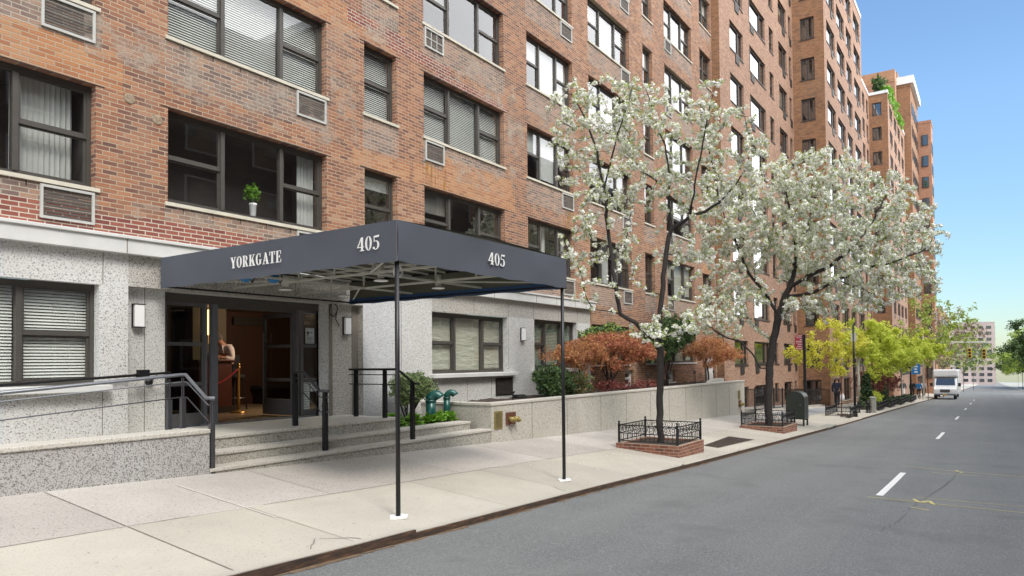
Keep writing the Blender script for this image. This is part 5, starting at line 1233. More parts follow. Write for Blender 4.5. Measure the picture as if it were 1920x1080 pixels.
# ------------------------------------------------------------------ brick tree pits
def tree_pit(name, label, x0, x1, y0, y1, hb, fh, group, bottom=None):
    t = thing(name, label, 'tree pit', group); w = .115
    g0 = min(zs(x0, y0), zs(x1, y0), zs(x0, y1), zs(x1, y1))-.1; top = (zs(x0, y0)+zs(x1, y1))/2+hb
    if hb > .1:
        mb = MB(); mb.box(x0, x1, y0, y0+w, g0, top); mb.box(x0, x1, y1-w, y1, g0, top); mb.box(x0, x0+w, y0+w, y1-w, g0, top); mb.box(x1-w, x1, y0+w, y1-w, g0, top); mb.build('brick_curb', 'brick_pit', t, bevel=.008)
    mb = MB(); nx_, ny_ = 8, 8; r = random.Random(int(x0*3)); i0 = .12
    for i in range(nx_+1):
        for j in range(ny_+1): mb.v.append((x0+i0+(x1-x0-2*i0)*i/nx_, y0+i0+(y1-y0-2*i0)*j/ny_, top-.05+r.uniform(-.015, .03)))
    for i in range(nx_):
        for j in range(ny_): a = i*(ny_+1)+j; mb.f.append((a, a+ny_+1, a+ny_+2, a+1)); mb.mi.append(0)
    mb.build('soil', 'soil', t)
    c = w*.5; cs_ = [(x0+c, y0+c), (x1-c, y0+c), (x1-c, y1-c), (x0+c, y1-c)]
    for k in range(4):
        a, b = Vector((*cs_[k], top)), Vector((*cs_[(k+1) % 4], top)); L = (b-a).length; d = (b-a)/L; up_ = Vector((0, 0, 1))
        mb = MB(); mb.bar(a+up_*(fh-.02), b+up_*(fh-.02), .022, .022); mb.bar(a+up_*.05, b+up_*.05, .02, .02); mb.bar(a+up_*(fh*.52), b+up_*(fh*.52), .012, .014)
        n = max(3, int(L/.10))
        for i in range(1, n): p = a+d*(L*i/n); mb.bar(p+up_*.05, p+up_*(fh*.52), .010, .010)
        m_ = max(2, int(L/.165)); rr_ = L/m_*.46
        for i in range(m_):
            p = a+d*(L*(i+.5)/m_)+up_*(fh*.755)
            mb.tube([p+d*(rr_*math.cos(t_))+up_*(fh*.205*math.sin(t_)) for t_ in np.linspace(0, 6.2832, 13)], .0065, 4, False)
            mb.tube([p+d*(rr_*.45*math.cos(t_))+up_*(fh*.10*math.sin(t_)) for t_ in np.linspace(0, 6.2832, 9)], .006, 4, False)
        mb.build('fence_panel', 'metal_black', t)
        mb = MB(); mb.bar(a-up_*.0, a+up_*(fh+.02), .04, .04); mb.ball(tuple(a+up_*(fh+.05)), .028, 8); mb.build('fence_post', 'metal_black', t)
    return t
PT = 'fenced tree pits along the kerb'
tree_pit('tree_pit', 'nearest tree pit, brick curb topped by a low ornate iron fence', 14.36, 15.92, 5.47, 6.93, .20, .41, PT)
tree_pit('tree_pit', 'second brick tree pit with iron fence, in front of the mailbox', 23.4, 25.2, 5.45, 6.85, .17, .42, PT)
for i, (x0, x1, y1, l) in enumerate([(35.4, 38.4, 6.45, 'brickless iron fenced bed around the thin yellow tree and lamp pole'), (45.2, 49.4, 6.5, 'iron fenced planted bed beyond the grey bollards'), (51.2, 55.2, 6.5, 'iron fenced planted bed under the bright yellow tree'), (57.0, 62.0, 6.4, 'iron fenced bed next to the last planted bed'), (65.0, 70.0, 6.4, 'farthest iron fenced bed along the kerb')]):
    tree_pit('planting_bed_fence', l, x0, x1, 5.3, y1, .06, .45, PT)
    if i > 0:
        r = np.random.default_rng(60+i); pts = np.stack([r.uniform(x0+.3, x1-.3, 90), r.uniform(5.5, y1-.2, 90), [zs((x0+x1)/2, 5.8)+.25]*90+r.uniform(0, .25, 90)], axis=1)
        tag(leaf_cloud('ground_cover', 'leaf_dark' if i != 1 else 'leaf_green', pts, 9, .07, .16, None, 70+i), None, None, None, 'stuff')

r = np.random.default_rng(77); n = 900; px_ = np.concatenate([r.normal(15.3, 2.2, n//2), r.normal(24.5, 3, n//2)]); py_ = np.clip(r.normal(5.9, 1.1, n), 5.06, 8.5)
o = leaf_cloud('fallen_petals', 'petal', np.array([[a, b, zs(a, b)+.006] for a, b in zip(px_, py_)]), 1, .013, .0, None, 9, 1.1, 40.0); o['kind'] = 'stuff'
# ------------------------------------------------------------------ shrubs and plants
def shell_points(r, n, c, rad_, inner=.55, zmin=-1):
    d = r.normal(size=(n, 3)); d /= np.linalg.norm(d, axis=1)[:, None]; d = d[d[:, 2] > zmin]; k = inner+(1-inner)*r.random((len(d), 1))**.6
    bump_ = 1+.13*np.sin(d[:, :1]*7+c[0])+.12*np.sin(d[:, 1:2]*9+c[1])+.10*np.sin(d[:, 2:]*8)
    return np.array(c)+d*k*bump_*np.array(rad_)
def shrub(name, label, cat, base, blobs, mat, leaf, per, spread, n, seed, stems=6, bark='bark', group=None, mat2=None, rstem=.02, aspect=1.8):
    t = thing(name, label, cat, group); r = np.random.default_rng(seed); mb = MB()
    for i in range(stems):
        b = blobs[i % len(blobs)]; e = (b[0]+r.uniform(-.5, .5)*b[3], b[1]+r.uniform(-.5, .5)*b[4], b[2]+r.uniform(-.4, .6)*b[5])
        m_ = tuple((base[k]*.5+e[k]*.5)+r.uniform(-.12, .12) for k in range(3)); s_ = (base[0]+r.uniform(-.08, .08), base[1]+r.uniform(-.08, .08), base[2])
        mb.tube([s_, m_, e], [rstem, rstem*.7, rstem*.3], 6, False)
        for j in range(3): e2 = (e[0]+r.uniform(-.6, .6)*b[3], e[1]+r.uniform(-.6, .6)*b[4], e[2]+r.uniform(-.2, .5)*b[5]); mb.tube([m_, e2], [rstem*.4, rstem*.15], 4, False)
    mb.build('stem', bark, t)
    tot = sum(b[3]*b[5] for b in blobs)
    P = np.concatenate([shell_points(r, int(n*b[3]*b[5]/tot)+5, b[:3], b[3:6]) for b in blobs])
    leaf_cloud('foliage', mat, P, per, leaf, spread, t, seed, aspect, .3)
    if mat2: leaf_cloud('foliage', mat2, P[::3], per, leaf*.9, spread*1.2, t, seed+9, aspect, .3)
    return t
shrub('bush', 'rounded boxwood bush on bare stems between the steps and the green standpipes', 'bush', (10.9, 9.95, .5), [(10.95, 9.9, 1.25, .46, .42, .27), (11.3, 9.95, 1.20, .36, .34, .22), (10.75, 9.8, 1.08, .28, .28, .20)], 'leaf_box', .022, 14, .06, 800, 31, 9)
HG = 'leafy plants in the bed beside the steps'
for i, (x, y, s_, l) in enumerate([(10.05, 9.5, .28, 'bright green hosta touching the right handrail post'), (10.5, 9.42, .26, 'bright green hosta under the boxwood bush'), (10.95, 9.38, .24, 'bright green hosta at the foot of the taller standpipe'), (11.3, 9.5, .27, 'bright green hosta between the two standpipes'), (11.62, 9.45, .24, 'bright green hosta against the planter wall return')]):
    t = thing('plant', l, 'plant', HG); r = random.Random(i); mb = MB()
    for k in range(46):
        a = r.uniform(0, 6.28); el = r.uniform(.15, 1.35); L = s_*r.uniform(.7, 1.25); w = L*.30
        d = Vector((math.cos(a)*math.cos(el), math.sin(a)*math.cos(el), math.sin(el))); sd_ = Vector((-math.sin(a), math.cos(a), 0)); p0 = Vector((x, y, .50)); p1 = p0+d*L*.45; p2 = p0+d*L*.8+Vector((0, 0, -.01)); p3 = p0+d*L*1.05-Vector((0, 0, L*.22))
        up_ = Vector((0, 0, .012)); mb.add([p1-d*.02, p1+sd_*w*.8+up_, p2+sd_*w+up_*2, p3, p2-sd_*w+up_*2, p1-sd_*w*.8+up_, p2], [(0, 1, 2, 6), (6, 2, 3), (0, 6, 4, 5), (6, 3, 4)])
    mb.build('foliage', 'leaf_hosta', t)
# standpipes
for i, (x, y, z1, r_, l) in enumerate([(11.05, 9.45, 1.10, .10, 'taller thick green gooseneck vent pipe beside the boxwood bush'), (11.77, 9.62, 1.12, .072, 'smaller green gooseneck vent pipe by the planter wall')]):
    t = thing('vent_pipe', l, 'pipe', 'green vent pipes')
    mb = MB(); mb.tube([(x, y, .45), (x, y, z1-.12)], r_, 16); mb.tube([(x, y, z1-.16), (x, y, z1-.12)], r_*1.12, 16); mb.build('riser', 'pipe_green', t, True)
    e = RV; R_ = .10 if i == 0 else .095; pts = [Vector((x, y, z1-.12))+e*(R_*(1-math.cos(a)))+Vector((0, 0, R_*math.sin(a)))*1.0 for a in np.linspace(0, 2.75, 9)]
    mb = MB(); mb.tube(pts, [r_]*8+[r_*1.12], 16); mb.build('elbow', 'pipe_green', t, True)
# floodlight on the planter
t = thing('floodlight', 'small black floodlight on a stake on the planter wall soil', 'lamp')
mb = MB(); mb.tube([(13.45, 9.05, .8), (13.45, 9.05, 1.02), (13.43, 9.0, 1.06)], .02, 8); mb.build('stake', 'metal_black', t)
mb = MB(); mb.box(13.50, 13.85, 8.93, 9.12, .90, .955); mb.box(13.53, 13.82, 8.95, 9.10, .955, .985); mb.build('head', 'metal_black', t, bevel=.015)
shrub('bush', 'glossy dark green bush on the planter in front of the second granite window', 'bush', (15.9, 9.55, .8), [(15.55, 9.4, 1.38, .45, .4, .25), (16.15, 9.5, 1.30, .5, .4, .3), (15.5, 9.3, 1.05, .38, .35, .22), (16.6, 9.6, 1.05, .45, .4, .25)], 'leaf_green', .042, 8, .09, 430, 33, 9, mat2='leaf_dark')
shrub('bush', 'low green and tan bush to the right of the black canopy post', 'bush', (17.4, 9.6, .8), [(17.3, 9.5, 1.15, .5, .4, .3), (17.7, 9.7, 1.0, .4, .4, .2)], 'leaf_box', .04, 6, .10, 170, 34, 9, mat2='leaf_maple_orange')
def maple(label, bx_, by_, blobs, seed, m1, m2, n):
    t = thing('maple', label, 'tree', 'red weeping maples on the planter')
    gd = [('t', None, [(bx_, by_, .7), (bx_+.05, by_, 1.1), (bx_-.1, by_, 1.45)])]
    for i, b in enumerate(blobs): gd.append((str(i), (bx_-.1, by_, 1.4), [((bx_+b[0])/2+.1, (by_+b[1])/2, 1.75), (b[0], b[1], b[2]+.1)]))
    N, par = colonize(gd, [(*b, 1) for b in blobs], 420, seed, .14, .26, 1.2)
    tr, rr = tree_mesh('trunk', 'bark', N, par, .005, 2.1, .075, t, 6)
    r = np.random.default_rng(seed); idx = r.choice(np.where(rr < .02)[0], size=n)
    P = N[idx]+r.normal(size=(n, 3))*np.array([.1, .1, .05])
    top = np.concatenate([shell_points(r, n//4, b[:3], b[3:6], .8, -.1) for b in blobs])
    leaf_cloud('foliage', m1, np.concatenate([P, top]), 8, .042, .11, t, seed, 2.4, .6); leaf_cloud('foliage', m2, np.concatenate([P[::2], top[::3]]), 7, .042, .12, t, seed+1, 2.4, .6)
maple('orange red weeping maple closest to the canopy post', 17.9, 9.7, [(16.6, 9.5, 1.85, .75, .6, .28), (17.6, 9.6, 2.05, .8, .6, .27), (18.4, 9.6, 1.85, .6, .6, .25)], 81, 'leaf_maple_orange', 'leaf_maple', 322)
maple('wide dark red weeping maple in the middle of the planter', 19.9, 9.7, [(19.0, 9.7, 2.15, .8, .6, .35), (20.1, 9.7, 2.35, .9, .6, .30), (21.3, 9.7, 2.15, 1.0, .6, .35), (22.4, 9.7, 1.9, .7, .5, .25)], 82, 'leaf_maple', 'leaf_maple_orange', 558)
maple('orange brown weeping maple at the far end of the planter by the white door', 28.9, 9.7, [(27.6, 9.7, 2.1, .9, .6, .35), (29.2, 9.7, 2.3, 1.1, .6, .35), (30.9, 9.7, 2.05, 1.1, .6, .3), (32, 9.7, 1.85, .7, .5, .22)], 83, 'leaf_maple_orange', 'leaf_maple', 527)
shrub('bush', 'bright green shrub behind the wide red maple, under the dark window head', 'bush', (20.8, 10.25, .8), [(19.9, 10.25, 2.45, .8, .28, .32), (21.0, 10.25, 2.6, .9, .28, .32), (22.2, 10.25, 2.4, .7, .28, .3)], 'leaf_green', .05, 8, .12, 420, 35, 8, mat2='blossom_green')
shrub('bush', 'tall green shrub behind the trunk of the nearest pear tree', 'bush', (25.3, 10.1, .8), [(24.6, 10.1, 2.4, 1.0, .35, .7), (25.8, 10.1, 2.7, 1.1, .35, .7), (27.2, 10.1, 2.9, 1.0, .35, .55)], 'leaf_green', .055, 8, .14, 700, 36, 9, mat2='leaf_dark')
shrub('bush', 'purple leaved low shrub on the planter behind the red maple trunks', 'bush', (19.0, 9.3, .8), [(18.7, 9.3, .98, .5, .3, .16), (19.9, 9.3, .95, .5, .3, .14), (21.5, 9.3, .95, .8, .3, .12)], 'leaf_red', .04, 6, .1, 150, 37, 5)
for i, x in enumerate((20.9, 22.6, 25.2, 27.3)):
    t = thing('stake_light', ['thin black stake lamp nearest the red maples', 'thin black stake lamp left of the pear trunk', 'thin black stake lamp right of the pear trunk', 'thin black stake lamp farthest along the planter'][i], 'lamp', 'stake lamps on the planter'); mb = MB(); mb.tube([(x, 8.95, .8), (x, 8.95, 1.28)], .014, 6); mb.build('stake', 'metal_black', t); mb = MB(); mb.lathe((x, 8.95, 1.26), [(.04, 0), (.03, .08), (.01, .1)], 10); mb.build('shade', 'metal_black', t)
# evergreen cones and red shrubs down the street
for i, (x, y, h_, l) in enumerate([(46.3, 6.1, 1.9, 'dark cone shaped evergreen beside the pale street pole'), (52.2, 6.0, 1.9, 'dark cone shaped evergreen at the far end of the planted bed')]):
    g0 = zs(x, y); r = np.random.default_rng(i); n = 330; z = r.random(n)**.8; a = r.random(n)*6.28; rr_ = .42*(1-z*.75)*np.sqrt(r.random(n)*.6+.4)
    t = thing('evergreen', l, 'shrub', 'cone evergreens in the fenced beds'); mb = MB(); mb.tube([(x, y, g0), (x, y, g0+h_)], [.04, .01], 6); mb.build('trunk', 'bark', t)
    leaf_cloud('foliage', 'leaf_dark', np.stack([x+rr_*np.cos(a), y+rr_*np.sin(a), g0+.15+z*h_], 1), 7, .06, .1, t, i)
for i, (x, y, l) in enumerate([(48.0, 6.1, 'bare red branched shrub between the two evergreen cones'), (54.8, 6.0, 'red leaved shrub beyond the evergreen cones')]):
    g0 = zs(x, y); shrub('bush', l, 'bush', (x, y, g0), [(x, y, g0+1.7, 1.1, 1.0, .6), (x+.8, y, g0+1.4, .8, .7, .5)], 'leaf_red', .07, 5, .14, 240, 90+i, 12, 'twig_pale')
shrub('bush', 'yellow green clipped bush in the bed between the evergreen cones', 'bush', (47.4, 5.9, zs(47, 5.9)), [(46.9, 5.9, zs(47, 5.9)+.75, .6, .5, .3), (47.9, 5.9, zs(47, 5.9)+.7, .6, .5, .3)], 'leaf_yellow', .06, 6, .12, 200, 95, 5)
r = np.random.default_rng(5); n = 70; tt = r.random(n)
t = thing('hedge', 'yellow green climbing hedge spilling over the roof terrace parapet', 'hedge')
leaf_cloud('foliage', 'leaf_hosta', np.stack([84+14*tt, 8.45+r.uniform(-.1, .3, n), Z2+.2+r.uniform(-.7, .8, n)*(1-tt*.3)], 1), 14, .22, .4, t, 5)
mb = MB(); mb.box(84, 98, 8.7, 8.9, Z2, Z2+.35); mb.build('trough', 'concrete_grey', t)
t = thing('terrace_shrub', 'dark green round shrub on the roof terrace corner', 'shrub'); mb = MB(); mb.tube([(84.4, 9.3, Z2), (84.4, 9.3, Z2+.8)], .05, 6); mb.build('stem', 'bark', t)
leaf_cloud('foliage', 'leaf_green', shell_points(r, 60, (84.4, 9.3, Z2+1.2), (.8, .6, .9), .2), 12, .18, .3, t, 6)

# potted plant on the window sill
t = thing('potted_plant', 'bright green leafy plant in a white pot on the window sill above the canopy', 'plant')
mb = MB(); mb.lathe((7.86, 10.83, 4.36), [(.045, 0), (.05, .02), (.062, .2), (.07, .21), (.07, .235), (.055, .235)], 18); mb.build('pot', 'white_plastic', t, True)
mb = MB()
for i in range(6): mb.tube([(7.86, 10.83, 4.58), (7.86+.06*math.cos(i), 10.83+.05*math.sin(i), 4.74)], .005, 4)
mb.build('stem', 'leaf_green', t); leaf_cloud('foliage', 'leaf_hosta', shell_points(np.random.default_rng(2), 70, (7.86, 10.84, 4.78), (.15, .11, .15), .3), 6, .028, .04, t, 2)

# ------------------------------------------------------------------ street furniture
t = thing('mailbox', 'dark olive relay mailbox with rounded top on four legs beyond the second tree pit', 'mailbox')
mx0, mx1, my0, my1 = 27.6, 28.3, 5.70, 6.36; gz = zs(27.9, 6.0); mb = MB(); prof = []
for k in range(13): a = math.pi*k/12; prof.append((my0+(my1-my0)/2-math.cos(a)*(my1-my0)/2, gz+.95+math.sin(a)**.8*.30))
prof = [(my0, gz+.22)]+prof+[(my1, gz+.22)]; n = len(prof)
mb.add([(mx0, y, z) for y, z in prof]+[(mx1, y, z) for y, z in prof], [tuple(range(n))[::-1], tuple(range(n, 2*n))]+[(i, (i+1) % n, (i+1) % n+n, i+n) for i in range(n)])
o = mb.build('body', 'mail_green', t, bevel=.012)
mb = MB(); mb.box(mx0-.012, mx0-.001, my0+.05, my1-.05, gz+.30, gz+.92); mb.box(mx0-.02, mx0-.012, my0+.1, my1-.1, gz+.60, gz+.615); mb.build('door', 'mail_green', t, bevel=.005)
mb = MB(); mb.box(mx0-.025, mx0-.012, my0+.12, my0+.16, gz+.72, gz+.78); mb.build('lock', 'rail_light', t)
for x in (mx0+.04, mx1-.04):
    for y in (my0+.04, my1-.04): mb = MB(); mb.box(x-.03, x+.03, y-.03, y+.03, gz-.06, gz+.24); mb.build('leg', 'mail_green', t)
t = thing('parking_sign', 'red and white parking sign on a tall black square post behind the mailbox', 'sign')
sx, sy = 31.0, 6.36; mb = MB(); mb.box(sx-.05, sx+.05, sy-.05, sy+.05, zs(sx, sy)-.1, 2.76); mb.build('post', 'metal_black', t)
mb = MB(); mb.box(sx-.02, sx, sy+.06, sy+.36, 2.14, 2.74); p = mb.build('panel', 'sign_red', t)
mb = MB(); r = random.Random(3)
for i, (w, h_) in enumerate([(.26, .028), (.2, .02), (.1, .02), (.24, .03), (.26, .02), (.16, .03), (.22, .02), (.26, .028)]):
    z = 2.70-i*.072; y = sy+.075
    while y < sy+.075+w-.02: l_ = r.uniform(.02, .05); mb.box(sx-.026, sx-.021, y, y+l_, z-h_/2, z+h_/2); y += l_+.012
mb.build('lettering', 'paint_white', p)
# pole with sign among yellow trees, pale pole, bollards
for (x, y, h_, r_, m_, nm, l, ct) in [(37.3, 5.42, 4.4, .06, 'metal_black', 'lamp_post', 'thin black pole standing in the nearest fenced bed', 'pole'), (47.0, 6.6, 3.9, .08, 'galvanised', 'utility_pole', 'pale grey pole beside the dark evergreen cone', 'pole'), (79.0, 5.40, 6.5, .09, 'galvanised', 'traffic_pole', 'tall pale traffic pole near the white van', 'pole'), (69.2, 5.7, 4.8, .07, 'metal_black', 'banner_pole', 'dark pole carrying the blue banner', 'pole')]:
    t = thing(nm, l, ct); g0 = zs(x, y); mb = MB(); mb.tube([(x, y, g0), (x, y, g0+h_)], [r_, r_*.8], 10); mb.build('shaft', m_, t, True)
    mb = MB(); mb.lathe((x, y, g0), [(r_*2, 0), (r_*1.9, .05), (r_*1.2, .3), (r_, .4)], 12); mb.build('base', m_, t)
    if nm == 'banner_pole':
        mb = MB(); mb.box(x-.02, x+.02, y-.75, y-.08, g0+2.3, g0+3.9); b_ = mb.build('banner', 'sign_blue', t)
        mb = MB()
        for k in range(6): mb.box(x-.03, x-.021, y-.55+(k % 2)*.05, y-.3, g0+2.45+k*.23, g0+2.56+k*.23)
        mb.build('lettering', 'paint_white', b_)
    if nm == 'lamp_post': mb = MB(); mb.box(x-.03, x+.03, y-.12, y+.12, g0+3.6, g0+4.0); mb.build('box', 'galvanised', t)
    if nm == 'traffic_pole': mb = MB(); mb.tube([(x, y, g0+3.2), (x, y+3.2, g0+3.25)], .05, 8); mb.box(x-.03, x+.03, y+.4, y+2.6, g0+3.0, g0+3.3); mb.build('sign_arm', 'cloth_navy', t)
for i, (x, y, l) in enumerate([(43.3, 5.42, 'pale grey stone post at the kerb, the left of a touching pair'), (42.9, 5.30, 'pale grey stone post at the kerb, the right of a touching pair')]):
    g0 = zs(x, y)-.03; t = thing('stone_post', l, 'post', 'grey kerb posts'); mb = MB(); mb.box(x-.16, x+.16, y-.10, y+.10, g0, g0+.80); mb.build('shaft', 'concrete_grey', t, bevel=.02); mb = MB(); mb.box(x-.18, x+.18, y-.12, y+.12, g0+.80, g0+.88); mb.build('cap', 'concrete_grey', t, bevel=.02)
t = thing('hydrant', 'short black hydrant left of the grey stone posts', 'hydrant'); g0 = zs(42.2, 5.50)
mb = MB(); mb.lathe((42.2, 5.50, g0), [(.14, 0), (.14, .04), (.09, .06), (.09, .45), (.11, .47), (.10, .55), (.05, .64), (.02, .66)], 14); mb.build('barrel', 'metal_black', t, True)
mb = MB(); mb.tube([(42.04, 5.50, g0+.38), (42.36, 5.50, g0+.38)], .045, 10); mb.tube([(42.2, 5.35, g0+.34), (42.2, 5.45, g0+.34)], .05, 10); mb.build('outlet', 'metal_black', t, True)
for i, (x, y, z0, l) in enumerate([(92.5, 1.9, 3.2, 'yellow traffic signal hanging over the far crossing, the left one'), (93.5, .6, 3.1, 'yellow traffic signal hanging over the far crossing, the right one')]):
    t = thing('traffic_signal', l, 'traffic light', 'yellow signals'); z0 -= 1.5
    mb = MB(); mb.box(x-.2, x+.2, y-.2, y+.2, z0, z0+1.1); mb.build('housing', 'traffic_yellow', t, bevel=.04)
    for k in range(3): mb = MB(); mb.lathe((0, 0, 0), [(.13, 0), (.13, .02)], 12); mb.v = [(x-.2-p_[2], y+p_[0], z0+.2+k*.35+p_[1]) for p_ in mb.v]; mb.build('lens', 'rubber', t)
    mb = MB(); mb.tube([(x, y, z0+1.1), (x, y, z0+1.7)], .03, 6); mb.build('hanger', 'galvanised', t)
mb = MB(); mb.tube([(92.5, 5.3, -2.4), (92.5, 5.3, 3.0), (92.5, 4.6, 3.5), (93.5, .2, 3.4)], .07, 8); tag(mb.build('signal_mast', 'galvanised'), 'grey curved mast arm holding the far traffic signals', 'pole')
# white shuttle van
t = thing('shuttle_van', 'white cutaway shuttle bus facing the camera far down the street', 'van'); vx, vy = 84.0, 3.9; g0 = zroad(vx, 0)
def vb(name, mat, *boxes, bevel=.05):
    mb = MB()
    for b in boxes: mb.box(vx+b[0], vx+b[1], vy+b[2], vy+b[3], g0+b[4], g0+b[5])
    return mb.build(name, mat, t, bevel=bevel)
vb('body', 'van_white', (1.9, 7.5, -1.15, 1.15, .45, 2.95), bevel=.12)
mb = MB(); hw = .98
pf = [(0, .45), (0, 1.05), (.25, 1.22), (1.0, 1.35), (1.55, 2.15), (1.9, 2.2), (1.9, .45)]; n = len(pf)
mb.add([(vx+x, vy-hw, g0+z) for x, z in pf]+[(vx+x, vy+hw, g0+z) for x, z in pf], [tuple(range(n)), tuple(range(n, 2*n))[::-1]]+[(i, i+n, (i+1) % n+n, (i+1) % n) for i in range(n)]); mb.build('cab', 'van_white', t, bevel=.06)
vb('roof_cap', 'van_white', (1.35, 2.1, -1.12, 1.12, 2.25, 3.0), bevel=.15)
mb = MB(); mb.quad(*[(vx+x-.02, vy+y, g0+z+.02) for x, y, z in ((1.03, -.86, 1.38), (1.03, .86, 1.38), (1.52, .78, 2.1), (1.52, -.78, 2.1))]); mb.build('windscreen', 'glass_solid', t)
gr_ = vb('grille', 'ac_grille', (-.02, .01, -.42, .42, .72, 1.02), bevel=0)
mb = MB()
for k in range(4): mb.box(vx-.03, vx-.021, vy-.4, vy+.4, g0+.75+k*.07, g0+.765+k*.07)
mb.build('slats', 'rail_light', gr_)
vb('bumper', 'rail_light', (-.10, .05, -.95, .95, .42, .60), bevel=.03); vb('number_plate', 'traffic_yellow', (-.12, -.10, -.16, .16, .44, .58), bevel=0)
for s_ in (-1, 1):
    vb('headlight', 'lamp_white', (-.015, .03, min(s_*.55, s_*.85), max(s_*.55, s_*.85), .78, 1.0), bevel=.01)
    vb('mirror', 'metal_black', (.9, 1.05, min(s_*1.1, s_*1.35), max(s_*1.1, s_*1.35), 1.3, 1.65), bevel=.02)
for x in (.75, 5.8):
    for s_ in (-1, 1):
        mb = MB(); mb.tube([(vx+x, vy+s_*.72, g0+.38), (vx+x, vy+s_*.98, g0+.38)], .38, 18); w = mb.build('wheel', 'rubber', t); mb = MB(); mb.tube([(vx+x, vy+s_*.97, g0+.38), (vx+x, vy+s_*.995, g0+.38)], .2, 12); mb.build('rim', 'rail_light', w)

